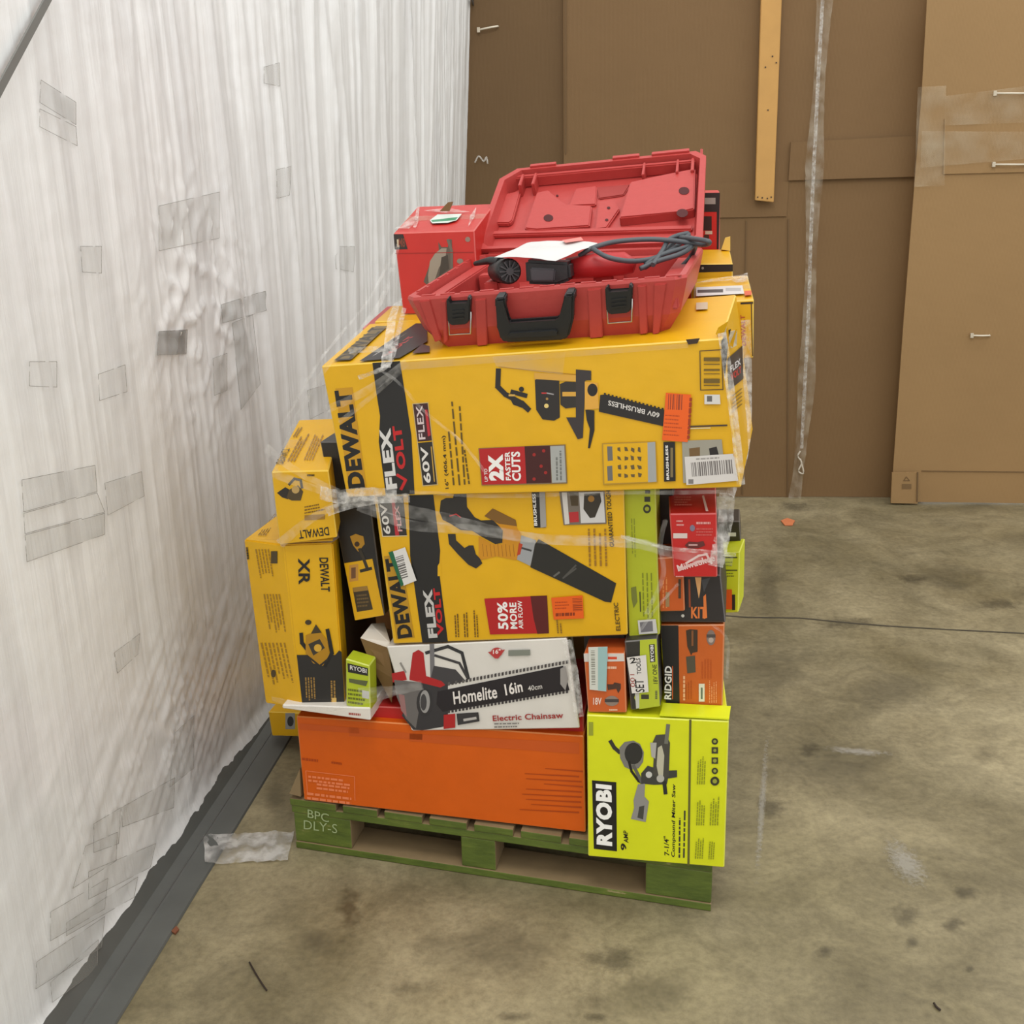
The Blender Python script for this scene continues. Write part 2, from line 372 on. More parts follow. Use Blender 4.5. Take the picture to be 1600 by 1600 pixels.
def patch(q, k=0, off=.005, edges=True):
    bm = bmesh.new(); n, m_ = 7, 5; G = []
    for i in range(m_+1):
        for j in range(n+1):
            a, b = j/n, i/m_; x = (q[0][0]*(1-a)+q[1][0]*a)*(1-b)+(q[3][0]*(1-a)+q[2][0]*a)*b; y = (q[0][1]*(1-a)+q[1][1]*a)*(1-b)+(q[3][1]*(1-a)+q[2][1]*a)*b
            G.append(bm.verts.new(hitwall(x, y, off)))
    for i in range(m_):
        for j in range(n): f = bm.faces.new([G[i*(n+1)+j], G[i*(n+1)+j+1], G[(i+1)*(n+1)+j+1], G[(i+1)*(n+1)+j]]); f.smooth = True
    if edges:
        rim = [G[j].co.copy() for j in range(n+1)]+[G[i*(n+1)+n].co.copy() for i in range(1, m_+1)]+[G[m_*(n+1)+j].co.copy() for j in range(n-1, -1, -1)]+[G[i*(n+1)].co.copy() for i in range(m_-1, 0, -1)]
        for i in range(len(rim)):
            if i % 9 == 4: continue
            tube(bm, [rim[i], rim[(i+1) % len(rim)]], .00045, 4, mi=1)
    bmobj('tape_patch', bm, [TP[k], EDGE], wl)
for q, k in [([(60, 125), (115, 160), (115, 195), (58, 160)], 0), ([(58, 170), (115, 198), (117, 228), (58, 198)], 1), ([(30, 750), (145, 727), (148, 768), (33, 800)], 0), ([(33, 802), (148, 770), (160, 800), (35, 834)], 1),
             ([(35, 836), (160, 802), (160, 835), (38, 878)], 0), ([(160, 755), (218, 737), (222, 775), (165, 805)], 1), ([(245, 518), (290, 515), (288, 553), (242, 555)], 2), ([(150, 585), (192, 570), (195, 612), (152, 626)], 1),
             ([(343, 476), (410, 455), (415, 485), (345, 505)], 0), ([(360, 505), (392, 492), (404, 600), (374, 640)], 0), ([(245, 322), (340, 300), (340, 372), (245, 392)], 1), ([(430, 265), (452, 260), (450, 305), (430, 310)], 1),
             ([(410, 105), (434, 98), (435, 135), (410, 130)], 1), ([(42, 565), (85, 565), (85, 605), (42, 603)], 1), ([(122, 385), (155, 385), (155, 427), (125, 425)], 1), ([(525, 385), (552, 385), (550, 425), (525, 420)], 1),
             ([(175, 1020), (215, 990), (212, 1022), (180, 1052)], 1), ([(143, 1287), (185, 1262), (182, 1318), (143, 1332)], 1), ([(130, 1322), (180, 1300), (178, 1345), (110, 1388)], 1), ([(135, 1362), (240, 1318), (232, 1355), (135, 1405)], 1),
             ([(75, 1425), (165, 1372), (160, 1420), (75, 1470)], 1), ([(100, 1442), (212, 1370), (206, 1402), (100, 1462)], 1), ([(53, 1503), (160, 1432), (155, 1480), (52, 1545)], 1), ([(75, 1535), (150, 1468), (148, 1515), (78, 1566)], 1),
             ([(270, 1145), (300, 1118), (300, 1200), (262, 1230)], 1), ([(478, 610), (510, 600), (512, 640), (482, 655)], 1), ([(330, 560), (352, 552), (352, 610), (332, 618)], 1), ([(186, 1262), (270, 1215), (268, 1262), (188, 1292)], 1)]:
    patch(q, k)
def wallstrip(pts, w, m, name):
    bm = bmesh.new(); P = [hitwall(*p, .012) for p in pts]
    for a, b in zip(P, P[1:]):
        d = (b-a).normalized().cross(Vector((1, 0, 0)))*w/2; prism(bm, [a-d, b-d, b+d, a+d], Vector((.004, 0, 0)))
    bmobj(name, bm, m, wl)
wallstrip([(-30, 172), (0, 116), (33, 55), (66, -6), (80, -32)], .016, mat((112, 112, 108), .5, 0, 'grey strap'), 'strap')
wallstrip([(728, -12), (736, 8), (747, 42)], .02, mat((70, 68, 64), .5, 0, 'dark strap'), 'strap')

# rubber strip at the foot of the wall
bm = bmesh.new(); n = 40; yy = [1.0+4.4*i/n for i in range(n+1)]
prof = [(-1.13, .055), (-1.098, .05), (-1.075, .012), (-1.04, .006), (-.985, .005), (-.982, 0.0005)]
rows = [[bm.verts.new((x+(.12*max(0, (y-2.9)/2.5)**2)+.002*noise.noise(Vector((y*6, x*20, 0))), y, z+.0012*abs(noise.noise(Vector((y*9, x*30, 5)))))) for x, z in prof] for y in yy]
for a, b in zip(rows, rows[1:]):
    for i in range(len(prof)-1): bm.faces.new([a[i], a[i+1], b[i+1], b[i]])
base = bmobj('baseboard_left', bm, mat((86, 88, 85), .42, 0, 'black rubber strip', .2, .22, 9)); tag(base, 'black rubber strip along the foot of the plastic wall', kind='structure')
bm = bmesh.new(); tube(bm, [Vector((-1.047+(.12*max(0, (y-2.9)/2.5)**2), y, .0075)) for y in yy], .0016, 5); bmobj('seam', bm, mat((88, 88, 86), .5, 0, 'seam'), base)

# back wall: tall cardboard sheets
def cardmat(name, c, var=.1, warm=1.0):
    m = bpy.data.materials.new(name); m.use_nodes = True; nt = m.node_tree; N = nt.nodes; L = nt.links; b = N['Principled BSDF']; b.inputs['Roughness'].default_value = .75
    tc = N.new('ShaderNodeTexCoord'); n = N.new('ShaderNodeTexNoise'); n.inputs['Scale'].default_value = 2.2; n.inputs['Detail'].default_value = 8; L.new(tc.outputs['Object'], n.inputs['Vector'])
    wv = N.new('ShaderNodeTexWave'); wv.inputs['Scale'].default_value = 55; wv.inputs['Distortion'].default_value = .6; L.new(tc.outputs['Object'], wv.inputs['Vector'])
    k = lin(c); mx = N.new('ShaderNodeMix'); mx.data_type = 'RGBA'; mx.inputs[6].default_value = tuple(v*(1-var) for v in k)+(1,); mx.inputs[7].default_value = tuple(v*(1+var) for v in k)+(1,)
    L.new(n.outputs[0], mx.inputs[0]); L.new(mx.outputs[2], b.inputs['Base Color'])
    bp = N.new('ShaderNodeBump'); bp.inputs['Strength'].default_value = .12; bp.inputs['Distance'].default_value = .002; L.new(wv.outputs[1], bp.inputs['Height'])
    b2 = N.new('ShaderNodeBump'); b2.inputs['Strength'].default_value = .3; b2.inputs['Distance'].default_value = .03; L.new(n.outputs[0], b2.inputs['Height']); L.new(bp.outputs[0], b2.inputs['Normal']); L.new(b2.outputs[0], b.inputs['Normal'])
    return m
CB = [cardmat('brown cardboard', (120, 92, 57)), cardmat('dark brown cardboard', (104, 79, 47)), cardmat('light brown cardboard', (152, 121, 79))]
def yp(Y, tilt=0): return Plane(Vector((0, Y, 0)), Vector((tilt, -1, 0)))
wb = tag(empty('wall_back', (1.0, 5.44, 0)), 'back wall of tall brown cardboard sheets taped side by side', kind='structure')
def sheet(pts, Y, m, name='cardboard_sheet', th=.008, par=None, tilt=0):
    bm = bmesh.new(); pl = yp(Y, tilt); P = [pl.hit(*p) for p in pts]
    for p in P: p.z = max(p.z, .001)
    prism(bm, P, Vector((0, th, 0))); return bmobj(name, bm, m, par or wb)
sheet([(640, -60), (884, -60), (884, 782), (640, 782)], 5.45, CB[1])
sheet([(880, -60), (1292, -60), (1284, 0), (1246, 777), (882, 774)], 5.425, CB[0])
sheet([(1286, -60), (1460, -60), (1440, 783), (1236, 779)], 5.435, CB[0])
sheet([(1452, -60), (2000, -60), (2000, 796), (1392, 784), (1412, 500), (1440, 150)], 5.33, CB[2])
sheet([(1985, -60), (2420, -60), (2420, 800), (1985, 790)], 5.36, CB[0])
sheet([(2400, -60), (2900, -60), (2900, 812), (2400, 800)], 5.34, CB[2])
sheet([(1040, 286), (1232, 284), (1229, 338), (1040, 342)], 5.417, CB[0], 'overlap_strip', .006)
sheet([(1236, 222), (1436, 212), (1430, 276), (1232, 282)], 5.412, CB[0], 'overlap_strip', .006)
sheet([(1476, 186), (1640, 184), (1640, 268), (1474, 272)], 5.322, CB[2], 'cardboard_patch', .006)
sheet([(1394, 739), (1434, 738), (1434, 787), (1392, 786)], 5.300, CB[2], 'cardboard_patch', .012)
bm = bmesh.new()
for x0, yA, x1, yB, Y, w in ((1232, 342, 1231, 775, 5.42, .006), (1166, 345, 1160, 773, 5.42, .004), (884, -40, 884, 240, 5.42, .006), (1434, 738, 1433, 784, 5.296, .006), (1440, 736, 1640, 738, 5.325, .003)):
    pl = yp(Y); a, b = pl.hit(x0, yA), pl.hit(x1, yB); d = Vector((w/2, 0, 0)) if abs(x0-x1) < abs(yA-yB) else Vector((0, 0, w/2)); prism(bm, [a-d, b-d, b+d, a+d], Vector((0, .003, 0)))
bmobj('crease', bm, mat((108, 84, 54), .8, 0, 'crease'), wb)
# glossy tape seam and ties
def ribbon(pts, w, m, name, parent, crump=.004, tx=(1, 0, 0), nseg=8):
    P = spline(pts, nseg); bm = bmesh.new(); rows = []; T = Vector(tx)
    for i, p in enumerate(P):
        ww = w(i/len(P)) if callable(w) else w
        t = (P[min(i+1, len(P)-1)]-P[max(i-1, 0)]).normalized(); s = T-t*T.dot(t); s.normalize(); nn = t.cross(s)
        rows.append([bm.verts.new(p+s*ww*(k/4-.5)+nn*crump*noise.noise(Vector((i*.7, k*1.9, len(P)*.3+w_seed[0])))) for k in range(5)])
    w_seed[0] += 3.7
    for a, b in zip(rows, rows[1:]):
        for k in range(4): f = bm.faces.new([a[k], a[k+1], b[k+1], b[k]]); f.smooth = True
    return bmobj(name, bm, m, parent)
w_seed = [0.]
pl = yp(5.40)
ribbon([pl.hit(x, y) for x, y in ((1292, -50), (1282, 100), (1276, 200), (1270, 330), (1266, 450), (1260, 600), (1250, 715), (1240, 790))], lambda t: .085-.035*abs(math.sin(t*9)), filmmat('glossy tape seam', .26, (190, 178, 156), .12, 14), 'tape_seam', wb, .022, nseg=14)
ribbon([pl.hit(x, y)+Vector((0, -.01, 0)) for x, y in ((1288, -50), (1278, 120), (1268, 330), (1262, 500), (1252, 700))], .016, FILM2, 'tape_seam', wb, .012, nseg=14)
bm = bmesh.new()
tube(bm, spline([pl.hit(x, y)+Vector((0, -.012, 0)) for x, y in ((1250, 704), (1246, 712), (1252, 722), (1247, 735), (1255, 738), (1250, 716))], 6), .004, 6); bmobj('film_knot', bm, mat((205, 196, 180), .3, 0, 'film knot', 0), wb)
pr = yp(5.315)
for q in ([(1434, 136), (1478, 134), (1476, 290), (1428, 292)], [(1478, 150), (1640, 130), (1640, 190), (1476, 196)], [(1440, 205), (1640, 206), (1640, 245), (1438, 262)]):
    bm = bmesh.new(); bm.faces.new([bm.verts.new(pr.hit(*p)+Vector((0, random.uniform(-.004, .002), 0))) for p in q]); bmobj('clear_tape', bm, TAPE, wb)
def tie(px, py, l, Y, drop=0):
    t = tag(empty('plastic_tie', yp(Y).hit(px, py)), f'', 'tie'); o = t.location.copy(); bm = bmesh.new()
    a, b = yp(Y).hit(px, py)+Vector((0, -.006, 0)), yp(Y).hit(px+l, py+drop)+Vector((0, -.006, 0))
    tube(bm, [a+Vector((0, .016, 0)), a, (a+b)/2+Vector((0, -.006, 0)), b, b+Vector((0, .016, 0))], .0042, 6)
    bmobj('strap', bm, mat((222, 214, 196), .35, 0, 'white tie', 0), t)
    bm = bmesh.new(); slab(bm, a, Vector((1, 0, 0)), Vector((0, 1, 0)), ZZ, .014, .01, .022, .002); bmobj('tie_head', bm, mat((196, 186, 166), .35, 0, 'white tie head', 0), t); return t
tie(1518, 524, 28, 5.325)['label'] = 'short white plastic tie low on the lightest cardboard sheet'
tie(1554, 146, 50, 5.315)['label'] = 'long white plastic tie, topmost on the lightest cardboard sheet'
tie(1552, 257, 50, 5.315)['label'] = 'long white plastic tie at the foot of the taped cardboard patch'
tie(748, 47, 30, 5.44, -6)['label'] = 'white plastic tie beside the plastic wall, high on the dark sheet'
for x, y in ((752, 250), ):
    bm = bmesh.new(); tube(bm, spline([yp(5.43).hit(x+dx, y+dy) for dx, dy in ((-10, 4), (-4, -6), (4, 2), (8, -5), (10, 6))], 5), .004, 6); bmobj('film_scrap', bm, FILM2, wb)
# recycling-style mark on small patch
p_ = Print(yp(5.2995), 'printed_mark', wb, .001); p_.stroke([(1416, 745), (1412, 751), (1421, 751), (1416, 745)], 1.4, (110, 84, 52)); p_.rect(1409, 756, 1424, 764, (118, 92, 58)); p_.build()
# wooden batten
bt = tag(empty('wooden_batten', yp(5.37).hit(1195, 314)), 'pale yellow wooden batten hanging against the cardboard sheets', 'plank')
bm = bmesh.new(); P = [yp(5.37).hit(*p) for p in ((1191, -60), (1224, -60), (1209, 316), (1180, 313))]; prism(bm, P, Vector((0, .03, 0)), .0025)
wm = mat((196, 150, 82), .6, 0, 'pale wood', .2, .14, 9); bmobj('board', bm, wm, bt)
bm = bmesh.new()
for x, y in ((1184, 308), (1191, 309), (1199, 310), (1205, 308), (1196, 105), (1207, 88), (1213, 98), (1200, 172)):
    c = yp(5.369).hit(x, y); slab(bm, c, Vector((1, 0, 0)), Vector((0, 1, 0)), ZZ, .006, .003, .006)
bmobj('nail', bm, mat((70, 50, 30), .5, 0, 'nail', 0), bt)['kind'] = 'stuff'
#@@PALLET
# ================================================================ PALLET
pt = tag(empty('wooden_pallet', pal(.5, .55, 0)), 'green painted wooden pallet with bare wood inside, carrying the stacked boxes', 'pallet')
WOOD = mat((132, 112, 80), .8, 0, 'raw pallet wood', .4, .3, 12)
def worn_green():
    m = bpy.data.materials.new('worn green paint'); m.use_nodes = True; nt = m.node_tree; N = nt.nodes; L = nt.links; b = N['Principled BSDF']; b.inputs['Roughness'].default_value = .6
    tc = N.new('ShaderNodeTexCoord'); mp = N.new('ShaderNodeMapping'); mp.inputs['Scale'].default_value = (1, 1, 4); L.new(tc.outputs['Object'], mp.inputs[0])
    n = N.new('ShaderNodeTexNoise'); n.inputs['Scale'].default_value = 9; n.inputs['Detail'].default_value = 8; n.inputs['Roughness'].default_value = .7; L.new(mp.outputs[0], n.inputs['Vector'])
    r_ = N.new('ShaderNodeValToRGB'); e = r_.color_ramp.elements; e[0].position = .3; e[0].color = lin((66, 82, 26))+(1,); e[1].position = .60; e[1].color = lin((92, 108, 38))+(1,)
    x = r_.color_ramp.elements.new(.66); x.color = lin((106, 116, 48))+(1,); x = r_.color_ramp.elements.new(.69); x.color = lin((150, 140, 96))+(1,)
    L.new(n.outputs[0], r_.inputs[0]); L.new(r_.outputs[0], b.inputs['Base Color'])
    bp = N.new('ShaderNodeBump'); bp.inputs['Strength'].default_value = .5; bp.inputs['Distance'].default_value = .004; L.new(n.outputs[0], bp.inputs['Height']); L.new(bp.outputs[0], b.inputs['Normal']); return m
GREEN = worn_green()
def board(name, u0, u1, w0, w1, z0, z1, paint=lambda n: True, bev=.002, jig=0):
    bm = bmesh.new(); j = lambda: random.uniform(-jig, jig)
    F = [pal(u0+j(), w0+j(), z1), pal(u1+j(), w0+j(), z1), pal(u1+j(), w0, z0), pal(u0, w0, z0)]; B = [pal(u0, w1, z1), pal(u1, w1, z1), pal(u1, w1, z0), pal(u0, w1, z0)]
    hexa(bm, F, B, bev); bmesh.ops.recalc_face_normals(bm, faces=bm.faces)
    for f in bm.faces: f.material_index = 0 if paint(Vector((f.normal.dot(UX), f.normal.dot(WY), f.normal.z))) else 1
    return bmobj(name, bm, [GREEN, WOOD], pt)
DP = 1.15
edge = lambda n: n.y < -.5 or n.y > .6
ed = [-.008, .13, .236, .348, .457, .568, .680, .79, .90, 1.006]
for i in range(9): board('deck_board', ed[i]+.002, ed[i+1]-.016 if i < 8 else ed[i+1], 0, DP, .118, .136, edge)
for w in (0, DP/2-.05, DP-.1): board('stringer_board', -.004, 1.0, w+.002, w+.1, .098, .117, edge)
for i, w in enumerate((.003, DP/2-.05, DP-.1)):
    for k, (a, b) in enumerate(((0, .148), (.425, .508), (.855, 1.0))):
        board('block', a, b, w, w+.095, .0195, .0975, lambda n, k=k: n.y < -.5 or (k == 0 and n.x < -.5) or (k == 2 and n.x > .5), .003)
for w in (0, DP/2-.05, DP-.1): board('bottom_board', .0, 1.0, w, w+.1, .001, .019, edge)
for a in (0, .9): board('bottom_board', a, a+.095, .102, DP/2-.052, .001, .019, lambda n: False)
p_ = Print(wplane(.0), 'stencil_lettering', pt, .0008)
SW = (160, 176, 130)
p_.text('BPC', (481, 1277), (514, 1285), (481, 1264), SW, .0); p_.text('DLY-S', (475, 1295), (527, 1302), (475, 1281), SW, -.005); p_.build()
bm = bmesh.new(); prism(bm, [at(x, y, -.004) for x, y in ((452, 1240), (468, 1202), (470, 1245))], WY*.05); bmobj('splinter', bm, WOOD, pt)
#@@BOXES
# ================================================================ BOXES
ORG = (206, 88, 22); LIME = (212, 218, 26); Y = YEL; LY = (236, 196, 96)
# ---- long orange box
c = Carton('long plain orange box lying on the left of the pallet deck', [(463, 1119), (912, 1150), (915, 1301), (475, 1250)], (-.003, .022), .36, (208, 90, 6))
p = c.p(); DO = (170, 66, 10)
for i, (x0, x1) in enumerate(((852, 911), (820, 905), (822, 909), (850, 911), (822, 909), (816, 909), (822, 908), (830, 909), (812, 905))):
    y = 1200+i*8; p.poly([(x0, y), (x1, y+4), (x1, y+6.5), (x0, y+1.2)], DO)
p.lines((472, 1182), (34, 4), (0, 7), 1, DO); p.lines((518, 1188), (22, 3), (0, 6), 1, DO)
PK = (232, 130, 84)
p.lines((482, 1210), (70, 8), (0, 12), 2, PK, seed=4); p.lines((495, 1222), (58, 7), (0, 12), 2, PK, seed=5); p.lines((480, 1236), (74, 9), (0, 14), 2, PK, seed=6)
p.stroke([(478, 1204), (554, 1213), (555, 1250)], 1, PK); p.stroke([(478, 1204), (481, 1240)], 1, PK); p.build()
for pts in ([(468, 1130), (560, 1137), (562, 1146), (468, 1140)], [(545, 1136), (660, 1147), (660, 1156), (546, 1150)], [(640, 1146), (905, 1160), (905, 1178), (640, 1158)]):
    q = c.p('packing_tape'); q.poly(pts, (196, 84, 24)); q.build()
# ---- red flat box under the saw box
c = Carton('flat red box wedged between the orange box and the white saw box', [(500, 1100), (912, 1118), (912, 1150), (500, 1120)], (.02, .04), .30, (178, 34, 32), seam=False)
# ---- big lime saw box
c = Carton('large lime green box with a mitre saw picture on the right pallet corner', [(917, 1117), (1139, 1127), (1132, 1356), (919, 1338)], (-.05, -.018), .42, LIME, yaw=7)
p = c.p(); GY = (120, 118, 112); DK = (52, 50, 46)
p.quads([[(1077, 1124), (1080.5, 1124), (1077.5, 1352), (1074, 1352)]], (96, 94, 40))
p.poly([(925, 1219), (963, 1222), (964, 1330), (928, 1326)], K)
p.text('RYOBI', (957, 1322), (956, 1227), (932, 1319), (244, 244, 240), .055)
p.text('9', (979, 1329), (979, 1318), (970, 1328), K, .03); p.text('AMP', (982, 1317), (981, 1298), (975, 1316), K, .02)
p.text('7-1/4"', (1046, 1337), (1045, 1307), (1038, 1336), K, .015)
p.text('Compound Miter Saw', (1056, 1340), (1057, 1226), (1049, 1338), K, .02)
p.lines((1059, 1340), (1, -78), (5, 0), 1, DK, .5, 7); p.lines((1066, 1340), (2, -96), (5, 0), 1, DK, .5, 8)
p.quads([[(920, 1128), (927, 1128), (927, 1149), (920, 1149)]], (150, 158, 50))
# saw picture
p.stroke([(954, 1158), (960, 1168), (968, 1175)], 6, DK)
p.poly([(968, 1168), (976, 1159), (990, 1157), (1000, 1162), (1006, 1175), (1005, 1190), (998, 1200), (985, 1202), (976, 1198), (969, 1184)], GY)
p.circle(990, 1177, 14, (44, 44, 42), 17)
p.stroke([(983, 1190), (987, 1205), (998, 1220), (1006, 1224)], 4, K); p.stroke([(990, 1196), (1003, 1222)], 5, (92, 92, 88))
p.poly([(1002, 1208), (1012, 1196), (1024, 1200), (1040, 1204), (1058, 1203), (1058, 1214), (1044, 1216), (1042, 1225), (1022, 1226), (1002, 1224)], (60, 60, 56))
p.poly([(1025, 1148), (1040, 1147), (1047, 1160), (1045, 1212), (1030, 1222), (1020, 1208), (1022, 1178), (1017, 1166)], (70, 68, 62))
p.poly([(1028, 1168), (1034, 1164), (1038, 1180), (1036, 1214), (1030, 1216), (1026, 1196)], (186, 182, 160))
p.poly([(1016, 1160), (1026, 1160), (1024, 1185), (1018, 1182)], (168, 166, 160)); p.stroke([(1044, 1133), (1041, 1160)], 6, (110, 110, 100)); p.stroke([(1038, 1222), (1040, 1239)], 6, (40, 40, 38))
p.poly([(997, 1225), (1008, 1224), (1007, 1244), (1014, 1252), (1009, 1284), (986, 1279), (991, 1262), (990, 1250)], (140, 138, 134))
p.poly([(999, 1260), (1007, 1258), (1005, 1280), (996, 1277)], (66, 66, 62))
p.circle(1014, 1210, 5, (196, 196, 190)); p.circle(1032, 1216, 6, (178, 176, 168))
for k, (y, r) in enumerate(((1158, 5), (1172, 5), (1188, 6), (1204, 5), (1220, 7))):
    p.circle(1117, y, r, (54, 54, 40)) if k in (0, 3, 4) else p.rect(1112, y-5, 1122, y+5, (60, 60, 44))
    p.circle(1117, y, r*.5, (150, 156, 60))
FP = (142, 148, 28)
p.lines((1088, 1225), (2, -44), (14, 0), 4, FP, .5, 11); p.lines((1087, 1289), (2, -44), (14, 0), 4, FP, .5, 12); p.lines((1108, 1289), (2, -46), (15, 0), 4, FP, .5, 13)
p.lines((1085, 1341), (2, -36), (14, 0), 4, FP, .5, 14); p.lines((1106, 1342), (2, -28), (10, 0), 3, FP, .5, 15); p.build()
bm = bmesh.new(); hexa(bm, [c.F[0]*.48+c.F[1]*.52+ZZ*.008, c.F[1]+ZZ*.006, c.F[1]+ZZ*.003, c.F[0]*.48+c.F[1]*.52+ZZ*.005], [c.F[0]*.48+c.F[1]*.52-c.front.n*.06+ZZ*.006, c.F[1]-c.front.n*.06+ZZ*.005, c.F[1]-c.front.n*.06+ZZ*.003, c.F[0]*.48+c.F[1]*.52-c.front.n*.06+ZZ*.003], 0)
bmobj('top_flap', bm, mat((214, 224, 26), .45, 0, 'lime cardboard'), c.o)
# ---- small yellow box low left
c = Carton('small yellow box poking out low on the left behind the orange box', [(419, 1112), (520, 1116), (520, 1152), (425, 1150)], .42, .3, Y, seam=False)
p = c.p(); p.rect(446, 1114, 461, 1139, (150, 150, 146)); p.circle(454, 1127, 5, (54, 52, 50), 8); p.build()
# ---- crushed white carton edge
c = Carton('flattened white carton under the tall yellow box', [(441, 1101), (578, 1106), (579, 1126), (441, 1107)], -.035, .26, (222, 216, 206), name='flattened_carton', seam=False)
p = c.p(); p.lines((545, 1112), (25, 2), (0, 6), 1, (170, 90, 80)); p.build()
# ---- tall yellow box, two faces (crushed corner)
def pxw(px, py, w): return at(px, py, w)
TF = [pxw(381, 843, .012), pxw(443, 851, -.02), pxw(520, 848, -.008), pxw(527, 843, .05)]
BF = [pxw(415, 1099, .012), pxw(471, 1107, -.02), pxw(540, 1107, -.008), pxw(546, 1100, .05)]
TB = [pxw(524, 843, .055)+WY*.22, TF[0]+WY*.28]; BB = [BF[3]+WY*.24, BF[0]+WY*.28]
bm = bmesh.new(); T = [bm.verts.new(p) for p in TF+TB]; Bv = [bm.verts.new(p) for p in BF+BB]; n = len(T)
bm.faces.new(T[::-1]); bm.faces.new(Bv)
for i in range(n): bm.faces.new([T[i], T[(i+1) % n], Bv[(i+1) % n], Bv[i]])
bmesh.ops.bevel(bm, geom=list(bm.edges), offset=.003, segments=2, affect='EDGES')
base = sum(BF+BB, Vector())/6; base.z = min(p.z for p in BF+BB)
D = bmobj('cardboard_box', bm, mat(Y, .42, 0, 'printed cardboard'), None, base); tag(D, 'tall yellow box at the far left of the stack with a saw picture over black', 'box')
pf = plane3(TF[1], TF[2], BF[1]); pL = plane3(TF[0], TF[1], BF[0])
p = Print(pf, 'printed_artwork', D, .0014)
p.poly([(464, 1023), (524, 1023), (530, 1016), (534, 1018), (539, 1104), (473, 1103)], (40, 38, 36))
p.text('XR', (466, 872), (467, 913), (484, 872), K, .03); p.text('DEWALT', (499, 871), (502, 924), (513, 871), K, .02)
b0 = (170, 124, 20)
p.stroke([(471, 990), (472, 1004), (480, 1014)], 6, K); p.stroke([(512, 984), (516, 1004), (519, 1020), (508, 1040)], 6, K); p.circle(482, 972, 5, (60, 50, 30), 4)
p.poly([(478, 992), (500, 986), (512, 1000), (515, 1022), (505, 1040), (490, 1036), (478, 1020)], b0); p.poly([(486, 990), (494, 975), (503, 988)], (60, 50, 28)); p.poly([(482, 1006), (500, 998), (508, 1012), (490, 1024)], (56, 50, 40))
p.circle(497, 1012, 6, (206, 160, 50)); p.stroke([(480, 1024), (500, 1040), (512, 1030)], 3, (40, 36, 30))
TN = (150, 116, 56)
p.lines((476, 1058), (2, 42), (17, 0), 4, TN, .5, 21); p.lines((516, 1063), (1, 38), (9, 0), 2, TN, .6, 22); p.rect(519, 1090, 526, 1100, (206, 170, 96)); p.build()
p = Print(pL, 'printed_artwork', D, .0014); FT = (158, 118, 24)
p.lines((398, 858), (8, 46), (24, 0), 5, FT, .45, 23); p.rect(424, 861, 434, 880, (70, 58, 30)); p.lines((411, 928), (10, 60), (28, 0), 6, FT, .5, 24); p.lines((406, 1004), (14, 66), (42, 0), 7, FT, .45, 25); p.circle(428, 1052, 4, (70, 56, 26), 6)
p.lines((384, 855), (2, 20), (5, 0), 1, K, .6, 26); p.build()
tp = plane3(TF[0], TF[2], TB[0]); p = Print(tp, 'printed_artwork', D, .003); p.lines((402, 838), (30, -38), (14, 0), 4, (120, 90, 30), .35, 27); p.build()
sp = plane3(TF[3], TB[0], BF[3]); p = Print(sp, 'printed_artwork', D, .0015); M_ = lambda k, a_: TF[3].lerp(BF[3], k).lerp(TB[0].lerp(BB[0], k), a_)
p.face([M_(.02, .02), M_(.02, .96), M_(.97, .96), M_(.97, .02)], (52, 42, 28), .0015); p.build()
bm = bmesh.new(); a = TF[1]+ZZ*.004; b = TF[2]+ZZ*.004
prism(bm, [a+UX*.006, b, b+WY*.05+ZZ*.035, b-UX*.02+WY*.055+ZZ*.018, a+WY*.05+ZZ*.01], ZZ*.003); bmobj('top_flap', bm, mat(Y, .42, 0, 'printed cardboard'), D)
# ---- yellow box on top of it
c = Carton('yellow box with an upside-down logo resting on the tall yellow box', [(424, 737), (513, 735), (527, 840), (437, 852)], -.03, .25, Y, back=((467, 656), (534, 651), .24))
p = c.p()
p.stroke([(452, 757), (460, 748), (470, 750), (472, 762)], 4, (60, 54, 40)); p.poly([(433, 770), (446, 761), (456, 767), (450, 780), (441, 777)], (40, 36, 30)); p.poly([(452, 765), (466, 758), (474, 768), (470, 782), (456, 782), (448, 778)], (74, 60, 34)); p.circle(462, 765, 6, (182, 150, 90))
p.text('DEWALT', (513, 823), (466, 829), (515, 836), K, .015); p.rect(476, 805, 508, 813, (150, 112, 40), -2)
p.lines((476, 790), (32, -6), (0, 14), 3, (120, 88, 22), .45, 31); p.lines((480, 740), (16, 0), (0, 5), 1, (70, 54, 20), .6, 32); p.build()
p = c.p(pl=c.top, off=.003)
p.text('DEWALT', (431, 726), (442, 703), (443, 726), (70, 56, 24), .02); p.lines((448, 722), (24, -44), (14, 0), 3, (150, 112, 40), .5, 33); p.lines((474, 720), (20, -46), (16, 0), 4, (160, 120, 50), .45, 34); p.lines((457, 684), (10, -16), (8, 0), 2, (120, 90, 30), .5, 35); p.build()
# ---- narrow black and yellow box
c = Carton('narrow black and yellow box leaning between the left boxes and the blower box', [(500, 690), (566, 690), (601, 962), (554, 970)], .035, .22, (34, 32, 30))
p = c.p(); p.poly([(538, 880), (582, 873), (600, 961), (555, 969)], Y)
p.poly([(547, 838), (556, 834), (568, 838), (570, 850), (560, 862), (552, 852)], (176, 130, 30)); p.circle(558, 850, 4, (60, 40, 20)); p.stroke([(562, 858), (568, 872), (574, 888)], 5, (52, 46, 34)); p.stroke([(564, 892), (580, 888)], 5, (44, 40, 30))
p.rect(546, 883, 560, 909, (190, 140, 60), -2); p.rect(549, 887, 556, 904, (110, 76, 50), -1); p.poly([(551, 918), (574, 915), (583, 952), (558, 956)], (58, 48, 30)); p.poly([(551, 918), (574, 915), (576, 922), (553, 925)], (150, 116, 50)); p.lines((557, 928), (20, -2), (2, 22), 4, (104, 84, 48), .5, 41); p.build()
